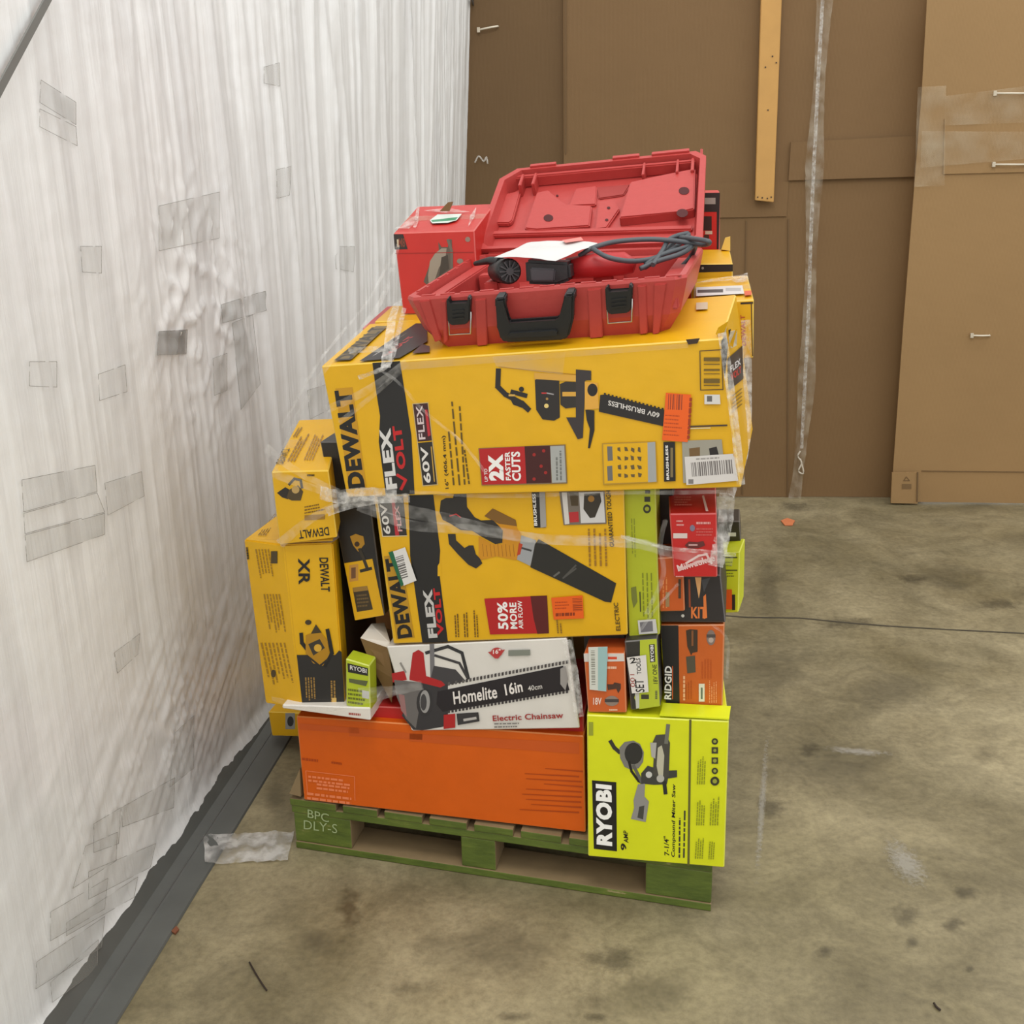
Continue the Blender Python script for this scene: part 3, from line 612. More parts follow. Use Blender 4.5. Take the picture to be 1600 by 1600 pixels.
# ---- small lime box
c = Carton('small lime green box with a black label beside the tall yellow box', [(540, 1029), (577, 1040), (579, 1111), (541, 1103)], -.032, .05, (176, 192, 40), seam=False)
p = c.p(); p.poly([(543, 1036), (575, 1044), (575, 1056), (544, 1050)], (36, 34, 32)); p.text('RYOBI', (547, 1046), (573, 1052), (547, 1039), (214, 212, 206), .02); p.poly([(545, 1060), (575, 1064), (572, 1072), (546, 1066)], (90, 96, 60)); p.lines((544, 1074), (30, 4), (0, 26), 4, (104, 110, 36), .5, 42); p.poly([(566, 1078), (577, 1080), (577, 1092), (566, 1090)], (196, 196, 190)); p.build()
# ---- white chainsaw box
c = Carton('white box with a red and black chainsaw printed on its front', [(604, 1010), (886, 997), (906, 1138), (643, 1142)], .0, .26, (214, 210, 202), back=((636, 960), (888, 955), .25), seam=False)
p = c.p(); R2 = (170, 34, 36); G2 = (84, 82, 82); G3 = (54, 52, 54)
p.poly([(640, 1088), (655, 1065), (690, 1062), (700, 1070), (700, 1134), (660, 1141), (646, 1140), (628, 1118)], G3)
p.stroke([(666, 1020), (700, 1010), (722, 1020), (732, 1060)], 5, (46, 46, 48)); p.stroke([(675, 1008), (676, 1060)], 7, (112, 110, 112)); p.stroke([(680, 1024), (718, 1036), (730, 1058)], 4, (60, 58, 60)); p.poly([(678, 1040), (712, 1046), (728, 1064), (700, 1070), (672, 1064)], (64, 62, 64))
p.poly([(640, 1058), (645, 1020), (654, 1015), (662, 1020), (666, 1056), (690, 1064), (696, 1070), (688, 1074), (640, 1062)], R2)
p.poly([(612, 1052), (632, 1048), (636, 1062), (614, 1066)], R2); p.stroke([(626, 1036), (634, 1050)], 3, (140, 136, 130)); p.poly([(616, 1062), (658, 1066), (660, 1080), (650, 1138), (634, 1122), (620, 1088)], (104, 100, 98))
p.poly([(623, 1084), (632, 1086), (636, 1120), (627, 1110)], (150, 110, 108)); p.circle(664, 1098, 13, (50, 48, 50), 22); p.circle(664, 1096, 8, (150, 148, 146), 18); p.circle(662, 1097, 5, (66, 64, 66), 13)
p.poly([(684, 1080), (880, 1040), (890, 1078), (692, 1112), (682, 1100)], (36, 32, 36))
for t in range(34):
    x = 700+t*5.6; y = 1066-(x-700)*.187; p.poly([(x, y), (x+3.4, y-1), (x+3.4, y+4.4), (x, y+5)], (64, 60, 60) if t % 2 else (92, 88, 86)); y2 = 1113-(x-700)*.172; p.poly([(x, y2-3), (x+3.4, y2-4), (x+3.4, y2+.6), (x, y2+1)], (60, 56, 58))
p.poly([(876, 1044), (884, 1040), (888, 1060), (884, 1078), (876, 1068)], (150, 146, 142))
p.text('Homelite', (710, 1100), (778, 1090), (708, 1080), (226, 220, 214), .02); p.text('16in', (791, 1086), (818, 1080), (788, 1068), (226, 220, 214), .025); p.text('40cm', (826, 1079), (848, 1075), (825, 1071), (200, 196, 190), .015)
p.poly([(694, 1116), (712, 1114), (712, 1136), (694, 1138)], R2); p.poly([(714, 1114), (748, 1112), (750, 1126), (716, 1132)], G3); p.stroke([(726, 1124), (744, 1121)], 4, (180, 176, 172))
p.text('Electric Chainsaw', (771, 1126), (881, 1121), (770, 1117), (156, 44, 44), .02); p.lines((773, 1128), (54, -1), (0, 4), 1, (120, 116, 112), .5, 43); p.lines((773, 1133), (44, -1), (0, 4), 1, (120, 116, 112), .5, 44)
p.poly([(763, 1018), (790, 1014), (779, 1028), (774, 1028)], (176, 60, 60)); p.circle(777, 1018, 9, (176, 52, 52), 7); p.text('16"', (771, 1021), (783, 1020), (771, 1014), (230, 220, 214), .02); p.rect(795, 1015, 829, 1024, (124, 128, 118), -1); p.build()
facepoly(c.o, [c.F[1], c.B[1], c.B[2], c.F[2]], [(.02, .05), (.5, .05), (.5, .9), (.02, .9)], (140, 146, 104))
# open end flap
for pts, nm, cc in (([(563, 997, .01), (580, 975, .06), (600, 974, .10), (609, 1004, .02), (606, 1012, .012)], 'end_flap', (206, 200, 188)), ([(563, 997, .01), (606, 1012, .012), (614, 1060, .012), (612, 1098, .03), (580, 1040, .02)], 'end_flap', (120, 92, 58)),
                    ([(580, 976, .07), (612, 985, .10), (616, 1100, .10), (584, 1080, .07)], 'box_inside', (88, 64, 38))):
    bm = bmesh.new(); P = [at(*q) for q in pts]; prism(bm, P, WY*.003); bmobj(nm, bm, mat(cc, .7, 0, 'raw cardboard'), c.o)
# ---- blower box
c = Carton('big yellow box with a leaf blower picture in the middle of the stack', [(584, 773), (975, 763), (981, 992), (615, 1006)], .0, .34, Y, back=((616, 735), (975, 730), .33))
p = c.p(); FLX = (190, 188, 184)
p.poly([(638, 772), (677, 771), (688, 860), (686, 890), (700, 1003), (660, 1004), (641, 868)], (30, 29, 28))
p.poly([(689, 876), (690, 900), (684, 900), (684, 884)], Y)
p.poly([(589, 776), (630, 775), (636, 837), (599, 838)], (44, 40, 38)); p.poly([(611, 776), (616, 776), (624, 836), (618, 837)], (176, 40, 50)); p.text('60V', (611, 834), (604, 786), (600, 835), (214, 210, 204), .02); p.text('FLEX', (629, 830), (623, 790), (622, 830), (206, 160, 160), .02)
p.stroke([(589, 776), (598, 838), (636, 837)], 1.4, (206, 190, 150))
p.poly([(600, 869), (626, 866), (648, 996), (620, 999)], (176, 132, 24))
p.text('DEWALT', (645, 995), (625, 870), (622, 998), (22, 20, 18), .05)
p.text('FLEX', (684, 996), (675, 920), (670, 997), FLX, .05); p.text('VOLT', (694, 992), (687, 918), (684, 993), RED, .045)
# blower
dk = (42, 39, 36)
p.poly([(689, 782), (697, 778), (708, 778), (710, 770), (729, 771), (730, 792), (742, 808), (752, 813), (770, 812), (786, 828), (785, 848), (774, 850), (752, 838), (738, 829), (720, 828), (704, 818), (692, 812), (687, 800)], dk)
p.poly([(757, 806), (770, 794), (806, 812), (808, 825), (814, 833), (812, 873), (806, 875), (776, 869), (760, 873), (748, 875), (748, 838), (770, 850), (785, 850), (787, 830), (772, 812)], (196, 134, 24))
for k in range(9): p.stroke([(754+k*6, 850+(k % 2)*2), (756+k*6, 869)], 1, (160, 104, 20))
p.poly([(757, 806), (770, 794), (806, 812), (808, 822), (780, 818)], (120, 84, 30))
p.poly([(700, 834), (712, 834), (713, 844), (726, 856), (733, 852), (740, 852), (744, 866), (750, 872), (754, 880), (744, 888), (732, 882), (716, 866), (702, 850)], dk)
p.stroke([(703, 806), (713, 803), (720, 808)], 1.6, (190, 60, 60))
p.poly([(815, 836), (838, 844), (829, 884), (808, 874)], (150, 152, 154)); p.poly([(811, 848), (817, 850), (813, 866), (808, 868)], (176, 60, 30)); p.stroke([(816, 856), (830, 860)], 3, (60, 58, 58))
p.poly([(842, 842), (963, 911), (955, 941), (946, 940), (829, 886), (836, 850)], (36, 35, 32)); p.stroke([(900, 883), (880, 903), (900, 888)], 2.5, (76, 74, 70)); p.stroke([(866, 900), (874, 894)], 3, (96, 94, 90))
p.poly([(757, 935), (855, 930), (858, 989), (766, 991)], (172, 26, 28)); p.poly([(829, 931), (855, 930), (858, 989), (840, 990), (834, 966)], (86, 22, 22))
p.text('50%', (795, 983), (793, 940), (779, 983), WHITE, .03); p.text('MORE', (809, 982), (807, 941), (798, 982), WHITE, .03); p.text('AIR FLOW', (818, 982), (816, 938), (811, 982), WHITE, .02)
for k, (x, h, y) in enumerate(((711, 38, 954), (725, 40, 948), (741, 38, 953))): p.lines((x, 995), (-2, y-995), (8, 0), 2, (110, 78, 20), .5, 50+k)
p.poly([(831, 768), (849, 768), (853, 824), (835, 824)], K); p.text('BRUSHLESS', (840, 821), (837, 771), (835, 821), WHITE, .02); p.poly([(843, 768), (852, 768), (854, 823), (845, 824)], (150, 146, 140))
p.poly([(874, 768), (945, 767), (948, 818), (881, 820)], (110, 100, 90)); p.poly([(905, 769), (943, 768), (946, 816), (908, 817)], (196, 194, 192)); p.poly([(913, 771), (938, 770), (940, 783), (930, 808), (922, 809), (912, 795)], (50, 44, 36)); p.circle(924, 779, 5, (150, 106, 40)); p.poly([(889, 800), (904, 799), (905, 815), (891, 816)], (170, 40, 44)); p.poly([(878, 769), (886, 769), (890, 818), (883, 819)], (200, 196, 190)); p.poly([(890, 769), (903, 769), (904, 790), (893, 790)], (70, 56, 34))
p.text('GUARANTEED TOUGH', (960, 854), (954, 766), (953, 854), (60, 48, 20), .02); p.lines((918, 884), (-2, -60), (34, 0), 4, (150, 108, 30), .35, 54)
p.text('ELECTRIC', (970, 985), (966, 941), (963, 985), (70, 56, 24), .02); p.lines((870, 989), (-2, -22), (10, 0), 2, (140, 104, 30), .5, 56); p.build()
q = c.p('barcode_sticker', off=.0045); q.poly([(612, 862), (634, 854), (652, 906), (632, 914)], (214, 212, 208)); q.poly([(608, 862), (615, 860), (632, 912), (628, 916)], (24, 96, 62)); q.bars((619, 870), (8, 34), (12, -4), 16, (96, 92, 90)); q.build()
q = c.p('price_sticker', off=.0045); q.poly([(862, 933), (911, 929), (913, 965), (866, 967)], (222, 92, 18)); q.bars((895, 934), (1, 20), (15, -1), 12, (150, 56, 10)); q.lines((869, 956), (42, -2), (0, 7), 1, (130, 46, 8), .7, 57); q.lines((868, 938), (22, -1), (0, 14), 3, (170, 62, 10), .4, 58); q.build()
# ---- top chainsaw box
c = Carton('biggest yellow box with a chainsaw picture, directly under the red case', [(502, 572), (1128, 529), (1158, 762), (542, 777)], -.02, .3, Y, back=((577, 506), (1150, 490), .26), seam=False)
TOPBOX = c
p = c.p()
p.poly([(582, 567), (625, 564), (634, 620), (643, 680), (648, 772), (603, 774), (592, 690), (594, 650), (588, 612)], (30, 29, 28))
p.poly([(524, 607), (551, 605), (573, 762), (545, 764)], (190, 140, 24)); p.text('DEWALT', (571, 762), (549, 608), (545, 764), (24, 22, 20), .055)
p.text('FLEX', (621, 763), (610, 668), (604, 765), (208, 206, 202), .05); p.text('OLT', (635, 732), (627, 664), (621, 734), RED, .045); p.stroke([(621, 742), (634, 750), (627, 764)], 4.5, RED)
p.poly([(645, 631), (669, 629), (676, 688), (652, 690)], (60, 30, 34)); p.text('FLEX', (665, 686), (660, 633), (655, 687), (206, 190, 190), .02); p.poly([(664, 640), (668, 640), (673, 680), (669, 682)], (180, 40, 50)); p.poly([(652, 692), (676, 690), (683, 757), (661, 759)], (38, 34, 32)); p.text('60V', (674, 754), (668, 697), (663, 755), (214, 210, 204), .025); p.stroke([(679, 752), (674, 698)], 1.6, (190, 150, 60)); p.stroke([(645, 631), (669, 629), (684, 757), (661, 759), (645, 631)], 1.2, (190, 170, 120))
p.text('16" (406.4 mm)', (703, 763), (697, 680), (696, 764), (56, 44, 16), .02)
for k, (x0, y0, x1, y1) in enumerate(((707, 758, 697, 652), (716, 758, 702, 604), (724, 757, 716, 632), (731, 756, 722, 690))): p.lines((x0, y0), (x1-x0, y1-y0), (4.6, 0), 1, (96, 74, 20), .6, 60+k)
# chainsaw
dk = (34, 31, 30)
p.stroke([(779, 578), (778, 604), (790, 616), (812, 628), (826, 640)], 8, dk); p.stroke([(800, 612), (822, 618)], 7, dk); p.poly([(796, 620), (818, 626), (828, 636), (824, 640), (802, 632)], dk); p.circle(815, 608, 4, dk); p.rect(795, 616, 805, 619, (200, 160, 80)); p.stroke([(780, 573), (836, 579), (900, 585)], 1.2, (170, 124, 26))
p.poly([(836, 594), (840, 591), (874, 593), (875, 652), (866, 657), (848, 655), (838, 640)], (38, 34, 32)); p.circle(854, 634, 3.5, (220, 196, 120)); p.circle(855, 623, 2, (160, 120, 60)); p.stroke([(847, 614), (854, 614)], 2, (190, 50, 50)); p.stroke([(855, 614), (865, 616)], 2, (150, 146, 146))
p.poly([(835, 582), (900, 586), (900, 596), (835, 592)], (206, 156, 60)); p.poly([(875, 600), (884, 596), (901, 597), (901, 636), (884, 638), (876, 632)], (44, 40, 36)); p.poly([(879, 612), (903, 612), (903, 619), (879, 619)], (206, 156, 60))
p.poly([(900, 577), (924, 579), (924, 594), (915, 594), (911, 684), (903, 686), (885, 652), (900, 652)], (52, 46, 46)); p.poly([(914, 596), (934, 598), (936, 638), (914, 640)], (212, 158, 60)); p.circle(926, 609, 8, (30, 26, 26), 10)
p.poly([(915, 640), (929, 641), (929, 672), (922, 700), (919, 700), (922, 670), (917, 656)], dk)
p.poly([(938, 617), (946, 616), (1038, 640), (1038, 666), (936, 643)], (34, 31, 30)); p.text('60V BRUSHLESS', (1031, 645), (951, 625), (1030, 653), (206, 202, 196), .02)
for t in range(16): p.poly([(944+t*6, 613.5+t*1.55), (947+t*6, 614+t*1.55), (947+t*6, 618+t*1.55), (944+t*6, 617+t*1.55)], dk)
# callouts
p.poly([(748, 700), (884, 694), (887, 755), (753, 758)], (120, 100, 70)); p.poly([(749, 701), (822, 697), (824, 755), (754, 757)], (172, 26, 28)); p.poly([(820, 697), (860, 696), (862, 754), (823, 755)], (62, 18, 18)); p.poly([(860, 697), (882, 696), (885, 753), (863, 754)], (160, 162, 158)); p.lines((868, 750), (-1, -50), (12, 0), 2, (110, 112, 108), .5, 66)
for x, y in ((835, 710), (846, 728), (835, 748), (853, 738), (850, 704)): p.circle(x, y, 2.6, (150, 30, 28))
p.text('UP TO', (763, 752), (762, 732), (758, 752), WHITE, .01); p.text('2X', (788, 750), (786, 709), (765, 751), WHITE, .07); p.text('FASTER', (799, 750), (797, 705), (791, 750), WHITE, .03); p.text('CUTS', (815, 751), (813, 705), (801, 751), WHITE, .035)
p.poly([(941, 692), (1025, 689), (1028, 753), (943, 757)], (172, 134, 40)); p.poly([(943, 694), (1012, 691), (1013, 752), (945, 755)], YEL); p.poly([(1012, 691), (1024, 690), (1026, 752), (1013, 753)], (156, 158, 156)); p.poly([(949, 697), (957, 697), (958, 719), (950, 720)], (104, 102, 100)); p.poly([(949, 728), (957, 727), (958, 750), (950, 751)], (104, 102, 100))
rg = random.Random(9)
for i in range(4):
    for j in range(4): x = 968+i*10.5; y = 702+j*13.5; p.poly([(x-rg.uniform(2, 4), y-rg.uniform(2, 5)), (x+rg.uniform(1, 4), y-rg.uniform(1, 4)), (x+rg.uniform(2, 4), y+rg.uniform(2, 5)), (x-rg.uniform(1, 3), y+rg.uniform(1, 4))], (96, 80, 50))
p.poly([(1037, 690), (1055, 690), (1056, 751), (1038, 752)], (28, 26, 26)); p.text('BRUSHLESS', (1046, 749), (1044, 695), (1042, 749), WHITE, .03); p.rect(1048, 699, 1052, 745, (120, 104, 70))
p.poly([(1066, 688), (1128, 686), (1134, 752), (1068, 754)], (150, 146, 132)); p.poly([(1077, 700), (1094, 698), (1094, 714), (1078, 715)], (110, 84, 50)); p.poly([(1108, 700), (1120, 697), (1124, 712), (1110, 714)], (34, 30, 30))
p.stroke([(1076, 666), (1136, 664)], 2.6, (70, 56, 44)); p.stroke([(1076, 669), (1110, 668)], 1.6, (206, 196, 160))
p.stroke([(1094, 548), (1128, 546), (1130, 608), (1095, 609), (1094, 548)], 1.6, (92, 70, 30)); 
for y, h in ((558, 6), (568, 1.6), (576, 3), (583, 1.4), (591, 7), (601, 1.5)): p.rect(1100, y, 1125, y+h, (104, 82, 24))
p.poly([(1101, 616), (1125, 616), (1126, 631), (1101, 631)], (206, 204, 198)); p.poly([(1105, 618), (1113, 618), (1113, 627), (1105, 627)], (96, 94, 92))
p.poly([(1072, 530), (1094, 528), (1090, 536), (1076, 538)], (50, 34, 20)); p.build()
q = c.p('price_sticker', off=.0045); q.poly([(1041, 613), (1080, 616), (1075, 690), (1035, 687)], (226, 92, 18)); q.bars((1045, 615), (22, 1), (-1, 24), 9, (150, 60, 26)); q.lines((1073, 685), (4, -66), (6, 0), 1, (150, 52, 14), .7, 70); q.lines((1040, 645), (28, 2), (-3, 36), 6, (176, 66, 14), .3, 71); q.build()
q = c.p('barcode_sticker', off=.0045); q.poly([(1070, 713), (1146, 708), (1154, 750), (1073, 757)], (206, 202, 198)); q.bars((1080, 722), (64, -5), (2, 22), 34, (104, 98, 96)); q.rect(1076, 748, 1084, 755, (120, 116, 114)); q.lines((1088, 714), (50, -3), (0, 5), 1, (150, 146, 142), .5, 72); q.build()
p = c.p(pl=c.right, off=.002); p.poly([(1136, 560), (1159, 540), (1160, 592), (1138, 610)], (36, 32, 36)); p.text('FLEX', (1140, 583), (1156, 569), (1139, 573), (206, 204, 206), .03); p.text('VOLT', (1141, 596), (1157, 582), (1140, 585), RED, .03)
for k in range(5): p.poly([(1143, 618+k*6), (1158, 606+k*6), (1158, 608+k*6), (1143, 620+k*6)], (130, 100, 30))
p.build()
p = c.p(pl=c.top, off=.004)
p.poly([(562, 567), (625, 562), (668, 536), (668, 508), (650, 508)], (44, 40, 40)); p.poly([(522, 566), (550, 564), (606, 512), (588, 512)], (110, 92, 56))
p.text('DEWALT', (548, 565), (604, 513), (524, 566), (48, 42, 34), .03); p.text('FLEX', (596, 552), (636, 523), (582, 560), (196, 192, 188), .02); p.text('VOLT', (610, 557), (650, 526), (598, 560), (186, 60, 62), .02); p.poly([(644, 555), (672, 553), (672, 544), (660, 540)], (70, 44, 44))
p.poly([(1088, 476), (1106, 475), (1106, 486), (1088, 487)], (190, 176, 150)); p.build()
bm = bmesh.new()   # crushed torn corner
for k in range(9):
    a = at(1122+k*2.4, 512+k*1.5, -.015+k*.012); q_ = [a, a+Vector((random.uniform(.01, .02), 0, random.uniform(.0, .012))), a+Vector((random.uniform(.004, .014), .01, -random.uniform(.01, .035))), a+Vector((-.004, 0, -random.uniform(.01, .03)))]
    prism(bm, q_, Vector((0, .002, 0)), 0, k % 3)
bmobj('torn_flap', bm, [mat(Y, .42, 0, 'printed cardboard'), mat((60, 46, 34), .8, 0, 'raw torn edge'), mat((206, 196, 170), .6, 0, 'torn paper')], c.o)
q = c.p('tear', off=.0022); q.poly([(1127, 533), (1133, 524), (1138, 535), (1136, 560), (1133, 590), (1130, 575)], (30, 22, 20)); q.build()
def filmquad(pl, pts, off, root, m=TAPE, name='packing_tape'):
    bm = bmesh.new(); bm.faces.new([bm.verts.new(pl.hit(*x)+pl.n*off) for x in pts]); return bmobj(name, bm, m, root)
filmquad(c.front, [(770, 557), (884, 550), (880, 585), (776, 572)], .003, c.o)
filmquad(c.front, [(626, 566), (1075, 536), (1076, 543), (626, 578)], .0034, c.o)
# ---- right column
c = Carton('tall narrow lime green box to the right of the blower box', [(973, 745), (1024, 745), (1031, 992), (983, 997)], .015, .34, (168, 176, 34))
p = c.p(); GK = (70, 74, 30)
p.circle(1011, 795, 6, (44, 44, 30), 7); p.circle(1011, 795, 3.4, (150, 156, 40)); p.rect(1007, 776, 1016, 784, (50, 50, 34)); p.rect(1008, 766, 1016, 771, (50, 50, 34)); p.lines((985, 810), (2, 70), (8, 0), 2, (132, 140, 34), .4, 80); p.lines((1001, 895), (2, 80), (20, 0), 3, (120, 128, 30), .3, 81)
p.poly([(986, 918), (994, 916), (996, 940), (990, 950), (987, 935)], (110, 116, 46)); p.stroke([(1000, 925), (1001, 955)], 2, GK); p.build()
q = c.p('barcode_sticker', off=.0045); q.poly([(997, 968), (1025, 966), (1028, 988), (999, 990)], (196, 194, 190)); q.poly([(1000, 971), (1020, 969), (1021, 985), (1002, 987)], (110, 108, 112)); q.build()
c = Carton('red power tool box with white lettering below the right end of the biggest box', [(1046, 803), (1120, 802), (1121, 902), (1053, 902)], .0, .3, (184, 30, 28), back=((1043, 745), (1118, 742), .26), seam=False)
p = c.p(); PKR = (214, 150, 146)
p.text('Milwaukee', (1060, 893), (1118, 876), (1057, 883), (226, 196, 192), .02); p.stroke([(1072, 880), (1092, 868), (1104, 866), (1112, 880)], 3.4, (222, 190, 186)); p.stroke([(1062, 890), (1090, 878), (1112, 874)], 4, (214, 176, 172))
p.rect(1052, 833, 1074, 841, (206, 190, 184)); p.lines((1057, 811), (13, 0), (0, 12), 2, PKR, .4, 82); p.circle(1082, 825, 4, (120, 110, 130), 5); p.lines((1088, 814), (26, 0), (0, 6), 1, PKR, .6, 83); p.lines((1088, 824), (28, 0), (0, 14), 3, (196, 90, 86), .4, 84)
p.poly([(1070, 852), (1076, 846), (1090, 847), (1099, 845), (1102, 852), (1092, 856), (1076, 857)], (96, 40, 38)); p.rect(1076, 850, 1090, 852.5, (190, 150, 146)); p.lines((1056, 899), (16, 0), (0, 3), 1, PKR, .6, 85); p.build()
p = c.p(pl=c.top, off=.0045); p.lines((1054, 778), (28, 0), (0, 16), 4, (206, 110, 106), .5, 86); p.poly([(1097, 778), (1100, 777), (1107, 802), (1103, 802)], (220, 196, 190)); p.build()
fc = [c.F[1], c.B[1], c.B[2], c.F[2]]
for q_, cc_ in (([(.05, .1), (.5, .05), (.5, .35), (.1, .5)], (206, 170, 156)), ([(.1, .6), (.8, .5), (.8, .9), (.1, .92)], (196, 180, 170)), ([(.55, .08), (.9, .08), (.9, .4), (.55, .4)], (60, 40, 40))): facepoly(c.o, fc, q_, cc_)
Carton('dark box in the gap left of the red power tool box', [(1022, 750), (1052, 750), (1054, 873), (1026, 873)], .12, .2, (46, 30, 26), seam=False)
c = Carton('orange box tucked in the gap under the dark box', [(1026, 872), (1067, 870), (1070, 955), (1031, 956)], .03, .2, (188, 84, 26), seam=False)
p = c.p(); p.lines((1034, 950), (0, -60), (10, 0), 2, (214, 130, 70), .4, 87); p.rect(1040, 925, 1046, 948, (150, 120, 80)); p.rect(1060, 905, 1064, 935, (70, 50, 34)); p.build()
c = Carton('black box with orange lettering under the red power tool box', [(1031, 899), (1126, 898), (1134, 973), (1032, 972)], .045, .26, (44, 40, 40), seam=False)
p = c.p(); OR = (222, 120, 56)
p.poly([(1086, 902), (1096, 902), (1094, 925), (1092, 935)], (224, 170, 110)); p.poly([(1099, 932), (1103, 928), (1105, 965), (1100, 967)], OR); p.text('KIT', (1080, 966), (1104, 966), (1080, 948), OR, .03); p.stroke([(1077, 906), (1078, 948)], 3, (150, 72, 40)); p.poly([(1096, 906), (1110, 902), (1100, 925)], (70, 72, 76)); p.circle(1067, 962, 2.5, (200, 198, 190)); p.build()
c = Carton('orange power tool box with a black stripe on top of the lime saw box', [(1032, 977), (1132, 976), (1129, 1104), (1041, 1100)], .045, .22, (192, 92, 32))
p = c.p(); p.poly([(1032, 977), (1060, 977), (1062, 1102), (1041, 1101)], (30, 28, 28)); p.text('RIDGID', (1049, 1093), (1050, 1041), (1038, 1092), WHITE, .03); p.stroke([(1051, 1092), (1051, 1041)], 1.2, (206, 90, 40))
p.poly([(1072, 985), (1078, 983), (1090, 984), (1090, 1018), (1082, 1020), (1080, 1024), (1074, 1010)], (60, 46, 34)); p.poly([(1072, 1026), (1086, 1024), (1087, 1050), (1074, 1052)], (80, 74, 60)); p.stroke([(1082, 986), (1082, 1008)], 3, (130, 80, 46)); p.circle(1111, 996, 7, (128, 112, 104), 12); p.rect(1104, 991, 1118, 996, (78, 70, 68)); p.circle(1111, 1000, 4, (176, 160, 150))
p.lines((1067, 1094), (0, -52), (4, 0), 1, (230, 180, 140), .7, 90); p.lines((1070, 1092), (0, -32), (12, 0), 3, (170, 76, 24), .4, 91); p.lines((1095, 1060), (0, -32), (18, 0), 4, (180, 80, 26), .4, 92); p.lines((1107, 1098), (0, -36), (14, 0), 4, (226, 150, 100), .4, 93); p.poly([(1092, 1068), (1101, 1068), (1101, 1096), (1092, 1096)], (214, 212, 196)); p.rect(1095, 1074, 1098, 1092, (96, 110, 96)); p.build()
c = Carton('small orange box with a pale blue sticker on the lime saw box', [(912, 1021), (976, 1021), (979, 1114), (919, 1113)], -.02, .10, (196, 92, 40), seam=False)
p = c.p(); p.poly([(912, 1021), (975, 1021), (976, 1033), (913, 1034)], (206, 200, 192)); p.rect(950, 1026, 964, 1030, (206, 70, 40)); p.lines((948, 1040), (18, 0), (0, 6), 1, (232, 190, 160), .6, 94)
p.poly([(949, 1069), (958, 1069), (960, 1066), (970, 1068), (970, 1076), (966, 1083), (963, 1076), (950, 1078)], (74, 50, 40)); p.circle(956, 1095, 11, (140, 122, 110), 8); p.rect(945, 1092, 967, 1097, (70, 62, 60)); p.text('18V', (927, 1101), (940, 1101), (927, 1090), (232, 210, 196), .02); p.lines((952, 1107), (14, 0), (0, 4), 1, (232, 190, 160), .6, 95); p.build()
q = c.p('price_sticker', off=.0045); q.poly([(920, 1010), (950, 1009), (948, 1079), (922, 1076)], (204, 206, 196)); q.poly([(935, 1010), (950, 1009), (948, 1079), (935, 1077)], (150, 184, 182)); q.bars((924, 1015), (1, 54), (6, 0), 26, (140, 140, 130)); q.build()
c = Carton('black box with an upside-down white logo behind the small orange box', [(912, 990), (976, 990), (978, 1030), (914, 1030)], .06, .12, (44, 40, 38), seam=False)
p = c.p(); p.text('RIDGID', (970, 999), (918, 999), (970, 1009), (206, 202, 196), .03); p.build()
c = Carton('small black and lime box with a handwritten white tag on the lime saw box', [(976, 1002), (1027, 998), (1032, 1104), (986, 1110)], -.012, .09, (48, 46, 42), seam=False)
p = c.p(); p.poly([(1000, 1000), (1026, 998), (1031, 1103), (999, 1108), (991, 1090), (1000, 1060)], (176, 188, 48)); p.poly([(1014, 1007), (1023, 1006), (1024, 1034), (1016, 1035)], (56, 54, 46)); p.text('RYOBI', (1022, 1033), (1021, 1008), (1017, 1033), WHITE, .02); p.text('18V ONE', (1028, 1068), (1026, 1038), (1021, 1068), (60, 62, 34), .02); p.lines((1023, 1092), (0, -16), (5, 0), 1, (100, 104, 60), .7, 96)
p.rect(1002, 1085, 1014, 1092, (60, 58, 44)); p.poly([(992, 1080), (999, 1080), (999, 1106), (994, 1107)], (190, 190, 180)); p.build()
q = c.p('price_tag', off=.0045); q.poly([(980, 1026), (1010, 1022), (1014, 1080), (988, 1082)], (216, 212, 206)); q.text('2', (985, 1036), (995, 1034), (984, 1027), K, .02); q.text('TOOLS', (1003, 1052), (1001, 1027), (996, 1052), K, .02); q.text('SET', (1008, 1080), (1006, 1060), (994, 1080), K, .015); q.text('001', (993, 1072), (992, 1052), (986, 1072), (150, 60, 50), .0); q.build()
# ---- items bulging out at the right edge
c = Carton('lime green box hanging out on the right, with an orange sticker', [(1040, 870), (1156, 862), (1154, 957), (1044, 962)], .32, .12, (208, 216, 34), back=((1042, 850), (1164, 843), .44), seam=False)
p = c.p(); p.rect(1127, 870, 1152, 872, (70, 72, 24)); p.rect(1127, 890, 1152, 892, (96, 100, 30)); p.lines((1128, 876), (22, 0), (0, 10), 2, (150, 158, 30), .4, 97); p.lines((1128, 894), (22, 0), (0, 8), 2, (120, 126, 30), .4, 98); p.build()
q = c.p('price_sticker', off=.0045); q.rect(1128, 920, 1144, 951, (224, 92, 20)); q.rect(1144, 928, 1149, 952, (40, 34, 28)); q.build()
c = Carton('small black battery pack box perched on the hanging lime box', [(1090, 815), (1156, 814), (1158, 846), (1090, 848)], .42, .1, (48, 42, 34), seam=False)
p = c.p(); p.poly([(1138, 832), (1150, 832), (1150, 838), (1138, 838)], (206, 204, 198)); p.build(); 
